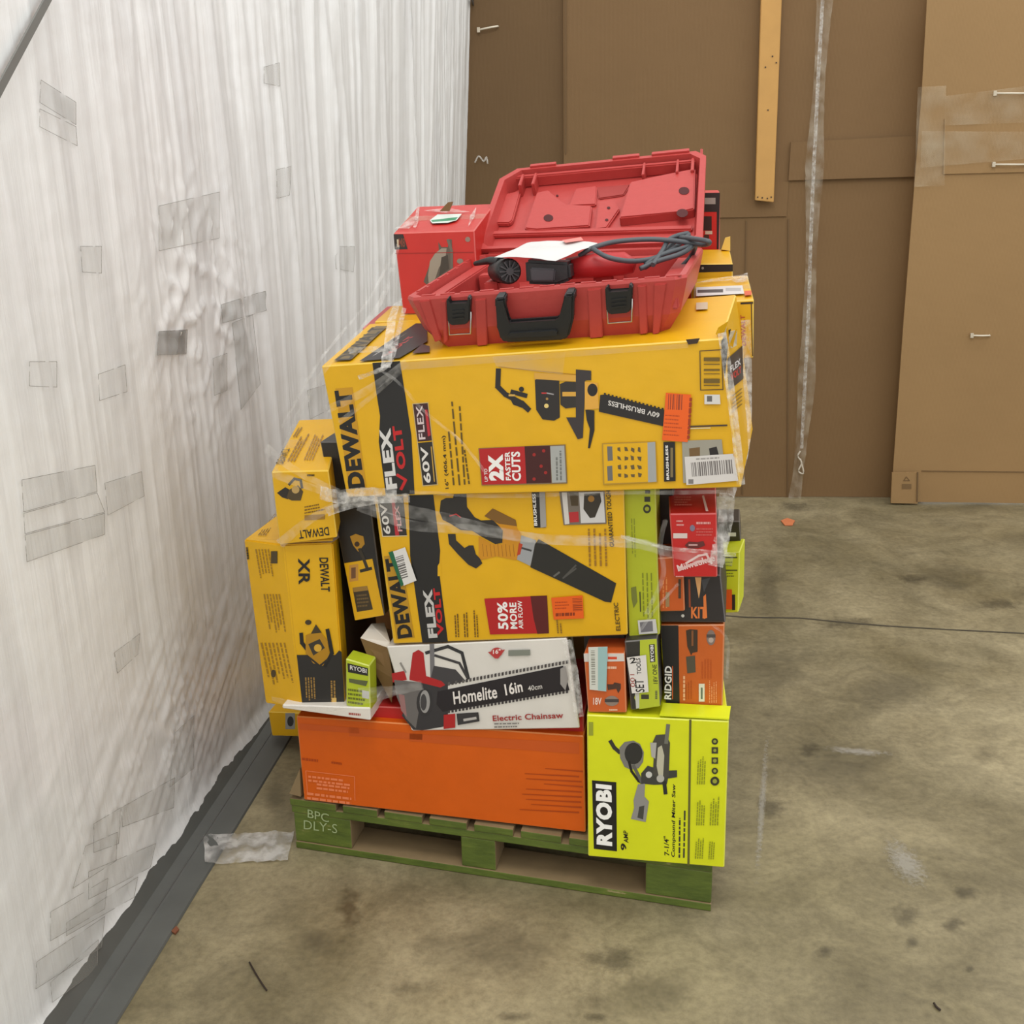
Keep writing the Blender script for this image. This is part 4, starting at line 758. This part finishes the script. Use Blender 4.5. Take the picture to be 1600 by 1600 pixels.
# ---- second row of the top layer
c = Carton('yellow box just behind the left end of the biggest box', [(585, 502), (700, 500), (700, 560), (596, 562)], .275, .25, Y, back=((612, 478), (720, 476), .50), seam=False)
c = Carton('red box at the left edge behind the biggest box', [(566, 512), (588, 510), (600, 570), (578, 572)], .27, .3, (176, 50, 56), back=((604, 479), (618, 478), .55), seam=False)
c = Carton('red circular saw box standing behind the left end of the red case', [(615, 364), (741, 360), (749, 490), (630, 491)], .36, .25, (190, 42, 34), back=((652, 323), (772, 321), .60))
SAW = c
p = c.p(); p.poly([(615, 366), (630, 366), (637, 389), (617, 390)], (46, 38, 34)); p.poly([(620, 374), (623, 374), (624, 386), (621, 386)], (196, 180, 150)); p.text('M8', (623, 386), (633, 386), (623, 372), (120, 60, 40), .02)
GG = (150, 140, 124)
p.poly([(685, 378), (690, 386), (700, 386), (702, 374), (706, 374), (708, 430), (668, 446), (662, 440), (672, 412), (678, 398), (686, 392)], (92, 82, 70)); p.poly([(672, 408), (680, 396), (690, 388), (698, 388), (696, 404), (686, 418), (680, 436), (670, 444), (669, 430)], GG); p.poly([(690, 402), (700, 398), (702, 420), (686, 432)], (64, 56, 46)); p.stroke([(700, 375), (706, 392), (706, 420)], 4, (104, 96, 84)); p.circle(731, 374, 4, (140, 120, 106)); p.circle(719, 408, 5, (134, 124, 110), 4); p.stroke([(618, 396), (740, 394)], 1, (150, 30, 24)); p.build()
p = c.p(pl=c.top, off=.0045); p.poly([(672, 347), (684, 338), (722, 337), (714, 347), (700, 351), (676, 352)], (206, 214, 206)); p.poly([(674, 347), (716, 342), (712, 347), (676, 350)], (40, 130, 90)); p.build()
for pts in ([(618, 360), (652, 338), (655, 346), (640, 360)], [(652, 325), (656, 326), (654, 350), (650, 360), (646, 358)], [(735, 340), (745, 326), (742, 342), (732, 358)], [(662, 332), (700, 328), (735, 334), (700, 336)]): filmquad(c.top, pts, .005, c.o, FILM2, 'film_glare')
bm = bmesh.new(); prism(bm, [at(*q) for q in ((687, 330, .5), (700, 316, .5), (708, 315, .5), (702, 330, .5))], WY*.003); bmobj('torn_flap', bm, mat((116, 84, 50), .8, 0, 'raw cardboard'), c.o)
c = Carton('yellow box behind the right end of the biggest box, its top taped', [(1087, 474), (1178, 468), (1177, 560), (1087, 562)], .285, .25, Y, back=((1084, 436), (1168, 432), .53))
p = c.p(); p.text('DEWALT', (1166, 540), (1164, 492), (1159, 540), (176, 60, 40), .02); p.stroke([(1158, 474), (1176, 473)], 3, (40, 30, 24)); p.stroke([(1174, 474), (1176, 556)], 1.6, (60, 44, 30)); p.build()
p = c.p(pl=c.top, off=.0045); p.poly([(1088, 452), (1160, 449), (1163, 462), (1088, 466)], (206, 204, 200)); p.rect(1090, 456, 1130, 461, (70, 68, 66), -1); p.rect(1134, 453, 1158, 458, (170, 168, 166)); p.poly([(1163, 458), (1174, 457), (1175, 464), (1164, 465)], (206, 80, 30)); p.build()
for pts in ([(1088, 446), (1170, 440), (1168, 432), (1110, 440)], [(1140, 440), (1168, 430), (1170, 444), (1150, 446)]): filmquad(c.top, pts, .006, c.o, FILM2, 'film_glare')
c = Carton('yellow box with an open black slot behind the right side of the case', [(1080, 412), (1145, 412), (1145, 520), (1080, 520)], .56, .14, Y, back=((1080, 390), (1140, 389), .72), seam=False)
p = c.p(); p.poly([(1080, 414), (1145, 413), (1145, 424), (1080, 426)], (30, 22, 18)); p.circle(1098, 419, 2, (150, 140, 130)); p.build()  # shade inside the open slot painted as a flat black stripe
bm = bmesh.new(); prism(bm, [at(*q) for q in ((1127, 390, .70), (1133, 372, .70), (1141, 370, .70), (1141, 392, .70))], WY*.02); bmobj('torn_flap', bm, mat((226, 190, 90), .5, 0, 'torn yellow flap'), c.o)
c = Carton('red and black box standing behind the open lid of the case', [(1072, 302), (1125, 301), (1123, 500), (1072, 500)], .76, .16, (196, 34, 26), back=((1072, 298), (1123, 297), .9), seam=False)
p = c.p(); p.poly([(1072, 302), (1125, 301), (1124, 331), (1072, 331)], (38, 28, 26)); p.rect(1101, 309, 1118, 319, (150, 140, 132)); p.poly([(1120, 303), (1125, 303), (1123, 389), (1120, 389)], (36, 28, 26)); p.poly([(1098, 338), (1112, 338), (1112, 360), (1098, 360)], (50, 26, 22)); p.rect(1102, 361, 1113, 366, (200, 180, 160)); p.rect(1100, 367, 1108, 376, (70, 40, 30)); p.build()
# plain cartons in the core of the stack that carry the upper rows
def core(label, u0, u1, w0, w1, z0, z1, col=(150, 116, 74)):
    F = [pal(u0, w0, z1), pal(u1, w0, z1), pal(u1, w0, z0), pal(u0, w0, z0)]; d = WY*(w1-w0); b = pal((u0+u1)/2, (w0+w1)/2, z0)
    bm = bmesh.new(); hexa(bm, F, [p+d for p in F], .004); o = bmobj('cardboard_box', bm, mat(col, .7, 0, 'plain cardboard'), None, b); tag(o, label, 'box')
    a = (F[0]+d*.5); e = (F[1]+d*.5); k = WY*.024; up = ZZ*.0012; bm = bmesh.new(); bm.faces.new([bm.verts.new(p+up) for p in (a-k, e-k, e+k, a+k)]); bmobj('packing_tape', bm, TAPE, o)
core('plain brown carton at the back left of the pallet deck', .04, .46, .46, 1.08, .137, .60)
core('plain brown carton at the back right of the pallet deck', .48, .92, .46, 1.08, .137, .60, (160, 124, 80))
core('plain brown carton in the middle of the stack behind the blower box', .10, .56, .42, .98, .605, 1.13)
core('plain brown carton in the middle of the stack behind the red tool box', .58, .93, .46, .98, .605, 1.13, (142, 108, 68))
#@@CASE
# ================================================================ RED CASE
RP = mat((180, 66, 62), .42, 0, 'red moulded plastic', .08, .06, 60); RP_SHADED = mat((158, 54, 50), .5, 0, 'red plastic with recess shade', .05, .05, 60); BP = mat((34, 35, 36), .45, 0, 'black plastic', .1, .08, 60); MT = mat((196, 192, 188), .3, 1, 'steel wire', 0)  # second red: same plastic, recess shade put into its colour
fl, fr = at(632, 466, .0), at(1070, 431, .0); bl, br = at(742, 398, .42), at(1098, 386, .42)
f_lo = (at(676, 546, .03)+at(1040, 529, .03))/2
kase = tag(empty('tool_case', (fl+fr+bl+br)/4-ZZ*.1), 'open red plastic tool case with black handle and latches on top of the stack', 'tool case')
NT = (fr-fl).cross(bl-fl).normalized()
if NT.z < 0: NT = -NT
def cs(s, t, h=0): return (fl*(1-s)+fr*s)*(1-t)+(bl*(1-s)+br*s)*t+NT*h
OUT = [(0.0, .05), (.035, 0), (.965, 0), (1.0, .05), (1, .95), (.965, 1), (.035, 1), (0, .95)]
def ring(ins, h, k=1): return [cs(.5+(s-.5)*(1-2*ins), .5+(t-.5)*(1-2*ins*k), h) for s, t in OUT]
HC = (f_lo - cs(.5, 0)).dot(NT)   # height of the tray (negative)
bm = bmesh.new()
L_ = [ring(.0, 0), ring(-.004, -.006), ring(.002, -.02), ring(.03, HC*.62), ring(.085, HC)]
inn = [ring(.022, 0), ring(.024, -.02), ring(.035, HC*.55)]
rs = [[bm.verts.new(p) for p in r_] for r_ in L_+inn]; n = 8
def bridge(a, b):
    for i in range(n): bm.faces.new([a[i], a[(i+1) % n], b[(i+1) % n], b[i]])
for a, b in zip(rs[:4], rs[1:5]): bridge(a, b)
bm.faces.new(rs[4][::-1]); bridge(rs[0], rs[5]); bridge(rs[5], rs[6]); bridge(rs[6], rs[7]); bm.faces.new(rs[7])
tray = bmobj('tray', bm, RP, kase)
# inner moulding of the tray
bm = bmesh.new(); hb = HC*.55
def pad(s0, t0, s1, t1, h0, h1): prism(bm, [cs(s0, t0, h0), cs(s1, t0, h0), cs(s1, t1, h0), cs(s0, t1, h0)], NT*(h1-h0), .003)
pad(.03, .08, .30, .16, hb, -.012); pad(.03, .16, .09, .9, hb, -.014); pad(.18, .45, .24, .8, hb, -.018); pad(.10, .66, .2, .74, hb, -.02); pad(.30, .03, .97, .09, hb, -.010)
pad(.70, .12, .95, .2, hb, -.03); pad(.9, .2, .97, .9, hb, -.016); pad(.32, .88, .9, .96, hb, -.012); pad(.60, .55, .68, .86, hb, -.022)
bmobj('tray_ribs', bm, RP, tray)
bm = bmesh.new()
for k in range(13): s = .06+k*.073; prism(bm, [cs(s, .012, 0), cs(s+.052, .012, 0), cs(s+.052, .03, 0), cs(s, .03, 0)], NT*.002, .0005)
bmobj('rim_seal', bm, RP, tray); bm = bmesh.new()
for k in range(6): t = .12+k*.14; prism(bm, [cs(.008, t, 0), cs(.02, t, 0), cs(.02, t+.1, 0), cs(.008, t+.1, 0)], NT*.002, .0005)
bmobj('rim_seal', bm, RP, tray)
# front relief: raised panels, recess, latches, handle
mid = (L_[2][1]+L_[2][2])/2; lo = (L_[3][1]+L_[3][2])/2
fp = plane3(L_[2][1], L_[2][2], lo); 
def fpp(pts, o=0): return [fp.hit(x, y)+fp.n*o for x, y in pts]
for pts, h in (([(690, 470), (698, 469), (700, 532), (694, 536)], .003), ([(742, 468), (760, 466), (762, 538), (746, 540)], .003), ([(655, 470), (672, 468), (690, 530), (680, 534)], .003), ([(918, 452), (940, 450), (942, 526), (922, 528)], .003), ([(996, 446), (1010, 445), (1012, 520), (1000, 522)], .003),
               ([(1022, 444), (1042, 442), (1030, 520), (1020, 522)], .003)):
    bm = bmesh.new(); prism(bm, fpp(pts, -.004), fp.n*(h+.004), .0015); bmobj('moulded_rib', bm, RP, tray)
def latch(x0, y0, x1, y1, wx0, wy0, wx1, wy1, sk):
    bm = bmesh.new(); w = x1-x0
    prism(bm, fpp([(x0, y0), (x0+w*.13, y0-3), (x0+w*.13, y0+8+sk*.3), (x1-w*.13, y0+8+sk), (x1-w*.13, y0-3+sk), (x1, y0+sk), (x1-2, y1+sk-6), (x1-7, y1+sk), (x0+8, y1), (x0+2, y1-6)], -.002), fp.n*.016, .002)
    l = bmobj('latch', bm, BP, kase)
    bm = bmesh.new(); tube(bm, [q+fp.n*.004 for q in fpp([(wx0, wy0), (wx0+2, wy1), (wx1-1, wy1+sk), (wx1, wy0+sk)], .0045)], .0021, 7); bmobj('wire_bail', bm, MT, l)
    bm = bmesh.new()
    for k in range(3): prism(bm, fpp([(x0+10, y0+16+k*6), (x1-10, y0+16+k*6+sk), (x1-10, y0+18.5+k*6+sk), (x0+10, y0+18.5+k*6)], .0145), fp.n*.0015)
    bmobj('grip_ridge', bm, BP, l)
latch(700, 464, 738, 504, 702, 486, 738, 520, -2); latch(947, 446, 990, 487, 949, 466, 989, 502, -3)
bm = bmesh.new()
prism(bm, fpp([(779, 458), (794, 457), (796, 490), (800, 497), (874, 492), (880, 488), (886, 450), (901, 449), (900, 488), (893, 516), (884, 521), (796, 525), (787, 521), (782, 500)], .012), fp.n*.018, .004); hd = bmobj('handle', bm, BP, kase)
bm = bmesh.new()
for x, y in ((786, 463), (894, 456)): prism(bm, fpp([(x-8, y-6), (x+7, y-7), (x+7, y+8), (x-8, y+9)], -.004), fp.n*.030, .003)
bmobj('handle_mount', bm, BP, hd)
bm = bmesh.new(); prism(bm, fpp([(799, 503), (874, 498), (882, 504), (880, 516), (798, 520), (793, 512)], .009), fp.n*.027, .007); bmobj('handle_grip', bm, BP, hd)
# lid
LQ = [at(787, 272, .70), at(1104, 241, .74), at(1098, 384, .43), at(742, 396, .43)]   # TL TR BR BL
LN = (LQ[1]-LQ[0]).cross(LQ[3]-LQ[0]).normalized()
if LN.dot(CAM-LQ[0]) < 0: LN = -LN
def ls(s, t, h=0): return (LQ[0]*(1-s)+LQ[1]*s)*(1-t)+(LQ[3]*(1-s)+LQ[2]*s)*t+LN*h
LO = [(0, .12), (.075, 0), (.95, 0), (1, .07), (1, .96), (.965, 1), (.035, 1), (0, .95)]
def lring(i, h): return [ls(.5+(s-.5)*(1-2*i), .5+(t-.5)*(1-2*i), h) for s, t in LO]
bm = bmesh.new(); LR = [lring(0, 0), lring(0, .012), lring(.035, -.07), lring(.03, .012), lring(.045, -.022)]
# outer shell: rim at +, outer back at -
rs = [[bm.verts.new(p) for p in r_] for r_ in (LR[1], LR[0], LR[2])]
bridge(rs[0], rs[1]); bridge(rs[1], rs[2]); bm.faces.new(rs[2])
i1 = [bm.verts.new(p) for p in lring(.028, .012)]; i2 = [bm.verts.new(p) for p in lring(.045, -.028)]
bridge(rs[0], i1); bridge(i1, i2); bm.faces.new(i2[::-1]); lid = bmobj('lid', bm, RP, kase)
lp = Plane(ls(.5, .5, -.028), LN)
def lpad(pts, h, name='lid_moulding', m=RP, bev=.003):
    bm = bmesh.new(); prism(bm, [lp.hit(600+x/2.6667, 200+y/2.6667)-LN*.001 for x, y in pts], LN*(h+.001), bev); return bmobj(name, bm, m, lid)
lpad([(470, 300), (575, 275), (540, 400), (525, 412), (440, 412), (438, 400)], .012)
lpad([(1030, 262), (1140, 240), (1300, 205), (1296, 375), (1240, 385), (985, 412)], .026)
lpad([(800, 262), (890, 250), (885, 330), (770, 335)], .008); lpad([(640, 290), (690, 280), (735, 330), (760, 345), (870, 345), (860, 430), (640, 445), (590, 440)], .016)
lpad([(880, 250), (1030, 238), (1000, 285), (895, 300)], .004, m=RP_SHADED); lpad([(895, 320), (960, 310), (985, 350), (930, 430), (880, 436)], .010)
lpad([(500, 243), (1300, 172), (1302, 184), (500, 256)], .030, 'lid_ridge'); lpad([(1320, 110), (1330, 110), (1318, 440), (1306, 440)], .020, 'lid_ridge'); lpad([(590, 205), (1060, 150), (1062, 158), (590, 214)], .022, 'lid_ridge')
def lbar(s0, t0, s1, t1, h, name='lid_ridge'):
    bm = bmesh.new(); prism(bm, [ls(s0, t0, -.03), ls(s1, t0, -.03), ls(s1, t1, -.03), ls(s0, t1, -.03)], LN*h, .0015); bmobj(name, bm, RP, lid)
for a_, b_ in ((.10, .115), (.165, .18), (.70, .712), (.86, .872), (.93, .945)): lbar(a_, .05, b_, .2, .036)
lpad([(430, 445), (1290, 420), (1285, 440), (430, 462)], .012, 'lid_ridge')
for x, y, r_, h in ((685, 375, 20, .0165), (1250, 262, 22, .0265), (1243, 355, 24, .0265), (722, 282, 5, .001), (936, 333, 7, .0105), (928, 383, 7, .0105), (915, 436, 7, .002)):
    bm = bmesh.new(); pp = Plane(lp.p+LN*h, LN); q_ = [pp.hit(600+(x+r_*math.cos(a*math.pi/8))/2.6667, 200+(y+r_*.72*math.sin(a*math.pi/8))/2.6667) for a in range(16)]
    prism(bm, q_, LN*.0006); bmobj('screw_hole', bm, mat((74, 16, 18), .7, 0, 'dark hole', 0), lid)
bm = bmesh.new()
for a_, b_ in ((.14, .27), (.55, .68), (.74, .92)): prism(bm, [ls(a_, .012, .008), ls(b_, .012, .008), ls(b_, -.02, .008), ls(a_, -.02, .008)], LN*.009, .001)
bmobj('catch', bm, RP, lid)
bm = bmesh.new(); tube(bm, [cs(.06, 1.02, -.004), cs(.94, 1.02, -.004)], .007, 8); bmobj('hinge', bm, RP, kase)
# ---- power tool in the tray
tl_ = tag(empty('rotary_hammer', cs(.42, .45, hb)), 'black and red corded power tool lying in the open red case', 'power tool')
c0 = at(795, 424, .14); ax = (UX*.45-WY*.85+ZZ*.05).normalized(); e1 = ax.cross(ZZ).normalized(); e2 = e1.cross(ax)
bm = bmesh.new(); tube(bm, [c0-ax*.10, c0-ax*.08, c0-ax*.03, c0, c0+ax*.004], [.020, .0245, .026, .0265, .023], 20); body = bmobj('motor_housing', bm, BP, tl_)
bm = bmesh.new()
for k in range(12):
    a = k*math.pi/6; d = e1*math.cos(a)+e2*math.sin(a); s_ = ax.cross(d); prism(bm, [c0+d*.008-s_*.0012, c0+d*.022-s_*.0018, c0+d*.022+s_*.0018, c0+d*.008+s_*.0012], ax*.009)
tube(bm, [c0, c0+ax*.010], .008, 10); bmobj('vent_fin', bm, mat((62, 62, 64), .4, 0, 'dark grey plastic', 0), body)
bm = bmesh.new(); P = [at(x, y, .13) for x, y in ((820, 406), (890, 410), (892, 438), (870, 446), (822, 444))]; prism(bm, P, WY*.07, .006); bmobj('gear_housing', bm, BP, tl_)
bm = bmesh.new(); P = [at(x, y, .125) for x, y in ((828, 418), (868, 420), (866, 440), (830, 440))]; prism(bm, P, WY*.01, .003); bmobj('switch_panel', bm, mat((70, 70, 74), .4, 0, 'dark grey panel', 0), tl_)
bm = bmesh.new(); tube(bm, [at(886, 420, .2), at(930, 414, .21), at(975, 412, .22), at(992, 416, .22)], [.022, .026, .024, .014], 14); bmobj('handle_body', bm, mat((176, 40, 42), .45, 0, 'red tool plastic', .05), tl_)
bm = bmesh.new(); tube(bm, [at(742, 412, .22), at(765, 407, .2), at(782, 410, .17)], [.005, .008, .012], 8); bmobj('side_handle', bm, BP, tl_)
bm = bmesh.new(); lines_ = [
 [(905, 400, .2), (925, 388, .2), (960, 378, .24), (1010, 374, .26), (1050, 376, .26), (1098, 382, .24), (1108, 378, .2), (1090, 374, .22), (1060, 372, .3), (1048, 384, .3), (1030, 400, .26), (1008, 418, .2)],
 [(925, 388, .18), (950, 402, .16), (985, 408, .18), (1020, 404, .22), (1050, 390, .26), (1075, 368, .3), (1068, 366, .3), (1046, 374, .28), (1035, 392, .24), (1020, 414, .18)],
 [(1008, 414, .2), (1030, 400, .22), (1060, 390, .24), (1085, 384, .26), (1080, 400, .3), (1066, 416, .28)],
 [(1000, 420, .18), (1028, 408, .2), (1060, 398, .22), (1078, 388, .24), (1085, 376, .28), (1068, 368, .32), (1050, 372, .3)]]
for l in lines_: tube(bm, spline([at(*q) for q in l], 7), .0052, 8)
bmobj('power_cord', bm, mat((74, 80, 85), .5, 0, 'grey rubber cord', .05), tl_)
# paper
pp_ = tag(empty('paper_sheet', at(850, 395, .16)), 'white creased paper sheet lying over the power tool in the case', 'paper')
bm = bmesh.new(); Q = [at(772, 402, .12), at(868, 408, .10), at(934, 380, .22), at(830, 378, .24)]; G = []
for i in range(9):
    for j in range(9):
        a, b = j/8, i/8; v = (Q[0]*(1-a)+Q[1]*a)*(1-b)+(Q[3]*(1-a)+Q[2]*a)*b; G.append(bm.verts.new(v+ZZ*(.004*noise.noise(Vector((a*3, b*3, 1)))+.004*math.sin(a*3.1))))
for i in range(8):
    for j in range(8): f = bm.faces.new([G[i*9+j], G[i*9+j+1], G[(i+1)*9+j+1], G[(i+1)*9+j]]); f.smooth = True
bmobj('sheet', bm, mat((206, 206, 204), .6, 0, 'white paper', 0), pp_)
p = Print(plane3(Q[0], Q[1], Q[3]), 'printed_mark', pp_, .009); p.poly([(878, 382), (908, 377), (912, 382), (884, 386)], (214, 120, 110)); p.build()
#@@FILM
# ================================================================ FILM, SCRAPS
sw = tag(empty('stretch_wrap', at(545, 770, -.05)), 'clear stretch film wound around the stack of boxes in twisted strands', 'plastic wrap')
def strand(pts, w, m=FILM, crump=.004, tx=None):
    P = [at(*q) for q in pts]; d = (P[-1]-P[0]); t = d.cross(Vector((0, 1, 0))); ribbon(P, w, m, 'film_strand', sw, crump, tx or tuple(t.normalized()), 8)
for s in ([(424, 738, -.04), (470, 756, -.045), (520, 772, -.05), (545, 774, -.05)], [(437, 850, -.04), (480, 815, -.045), (525, 788, -.05), (545, 776, -.05)], [(415, 700, -.04), (470, 740, -.045), (530, 768, -.05)]): strand(s, lambda t: .022-.012*t)
strand([(500, 770, -.055), (530, 776, -.055), (570, 772, -.04), (620, 775, -.03)], .03, FILM2, .006)
strand([(510, 800, -.05), (540, 790, -.055), (590, 780, -.04), (640, 778, -.03)], .02, FILM2, .006)
strand([(545, 776, -.05), (620, 795, -.02), (700, 812, -.012), (800, 835, -.012), (900, 846, -.012), (985, 842, -.012)], lambda t: .034-.02*t, FILM, .004)
strand([(560, 790, -.05), (640, 820, -.02), (720, 826, -.012), (850, 842, -.012), (985, 848, -.012), (1060, 866, -.02), (1145, 876, -.01)], .022, FILM)
strand([(970, 838, -.012), (1040, 856, -.02), (1100, 862, -.02), (1150, 868, .0)], .008, FILM2)
strand([(640, 768, -.03), (760, 775, -.012), (900, 772, -.012), (1140, 768, -.012)], .008, FILM)
strand([(622, 382, .3), (600, 460, .1), (560, 520, -.03), (520, 560, -.05), (470, 640, -.06), (430, 735, -.04)], .010, FILM)
strand([(618, 390, .3), (575, 470, .1), (530, 525, .02), (492, 575, -.04), (440, 668, -.05)], .006, FILM)
strand([(622, 470, .3), (612, 500, .1), (606, 545, -.02), (603, 575, -.045)], .022, FILM2); strand([(632, 480, .3), (622, 520, .1), (606, 570, -.04), (560, 590, -.04)], .010, FILM2); strand([(545, 548, .0), (575, 546, -.02), (618, 545, -.03)], .012, FILM2)
strand([(590, 575, -.03), (625, 600, -.03), (660, 640, -.03), (720, 690, -.03), (760, 740, -.03)], .006, FILM); strand([(636, 566, -.03), (590, 600, -.03), (545, 625, -.03), (510, 640, -.035)], .016, FILM); strand([(625, 580, -.03), (580, 620, -.03), (530, 660, -.03)], .01, FILM)
strand([(1128, 520, -.03), (1140, 600, -.03), (1150, 680, -.03), (1158, 758, -.03)], .016, FILM2, .008); strand([(1165, 500, .2), (1168, 600, .2), (1164, 700, .15), (1140, 775, .05)], .018, FILM2, .01)
strand([(1136, 770, .02), (1134, 810, .02), (1126, 850, .0), (1118, 885, -.01)], .03, FILM2, .012); strand([(1125, 775, .0), (1128, 820, .0), (1121, 880, -.01)], .02, FILM, .01)
strand([(1040, 812, .01), (1032, 850, .02), (1036, 900, .01), (1010, 960, .0)], .010, FILM); strand([(1060, 912, .02), (1030, 945, .01), (1000, 985, .0)], .006, FILM)
strand([(560, 1082, -.05), (620, 1078, -.02), (660, 1070, -.012)], .022, FILM); strand([(425, 1092, -.05), (500, 1108, -.045), (560, 1098, -.045), (620, 1082, -.02)], .014, FILM); strand([(886, 1000, -.012), (896, 1050, -.012), (905, 1120, -.012)], .02, FILM2, .008)
strand([(1112, 975, .02), (1136, 1000, .03), (1136, 1060, .03)], .006, FILM)
# scrap of clear plastic on the floor
sc = tag(empty('plastic_scrap', GP.hit(388, 1332)), 'crumpled strip of clear plastic lying on the floor by the pallet corner', 'plastic scrap')
bm = bmesh.new(); G = []; Qp = [(318, 1308), (460, 1303), (450, 1347), (321, 1353)]
for i in range(9):
    for j in range(25):
        a, b = j/24, i/8; x = (Qp[0][0]*(1-a)+Qp[1][0]*a)*(1-b)+(Qp[3][0]*(1-a)+Qp[2][0]*a)*b; y = (Qp[0][1]*(1-a)+Qp[1][1]*a)*(1-b)+(Qp[3][1]*(1-a)+Qp[2][1]*a)*b
        G.append(bm.verts.new(GP.hit(x+2*noise.noise(Vector((a*4, b*3, 9))), y)+ZZ*(.008+.007*noise.noise(Vector((a*7, b*2.5, 1)))+.004*noise.noise(Vector((a*20, b*9, 4))))))
for i in range(8):
    for j in range(24): f = bm.faces.new([G[i*25+j], G[i*25+j+1], G[(i+1)*25+j+1], G[(i+1)*25+j]]); f.smooth = True
bmobj('film', bm, filmmat('clear plastic scrap', .42, (214, 212, 208), .2, 22), sc)
def twig(pts, r, label):
    t = tag(empty('twig', GP.hit(*pts[0])), label, 'twig'); bm = bmesh.new(); tube(bm, spline([GP.hit(*q)+ZZ*.004 for q in pts], 5), r, 6); bmobj('stick', bm, mat((44, 32, 24), .7, 0, 'dark twig', 0), t)
twig([(390, 1506), (400, 1524), (410, 1540), (417, 1550)], .0018, 'thin dark twig on the floor near the rubber strip'); twig([(1459, 1570), (1463, 1576), (1469, 1581)], .0024, 'short dark twig on the floor at bottom right')
bm = bmesh.new(); prism(bm, [GP.hit(*q)+ZZ*.002 for q in ((1220, 815), (1230, 811), (1242, 815), (1238, 822), (1226, 822))], ZZ*.004); t = bmobj('paper_scrap', bm, mat((214, 128, 84), .6, 0, 'orange scrap', 0), None, GP.hit(1231, 817)); tag(t, 'small orange scrap on the floor near the cardboard wall', 'scrap')
bm = bmesh.new(); prism(bm, [GP.hit(*q)+ZZ*.002 for q in ((268, 1458), (276, 1450), (280, 1455), (274, 1462))], ZZ*.004); t = bmobj('debris', bm, mat((120, 70, 44), .7, 0, 'rusty debris', 0), None, GP.hit(274, 1456)); tag(t, 'small rusty debris at the edge of the rubber strip', 'debris')
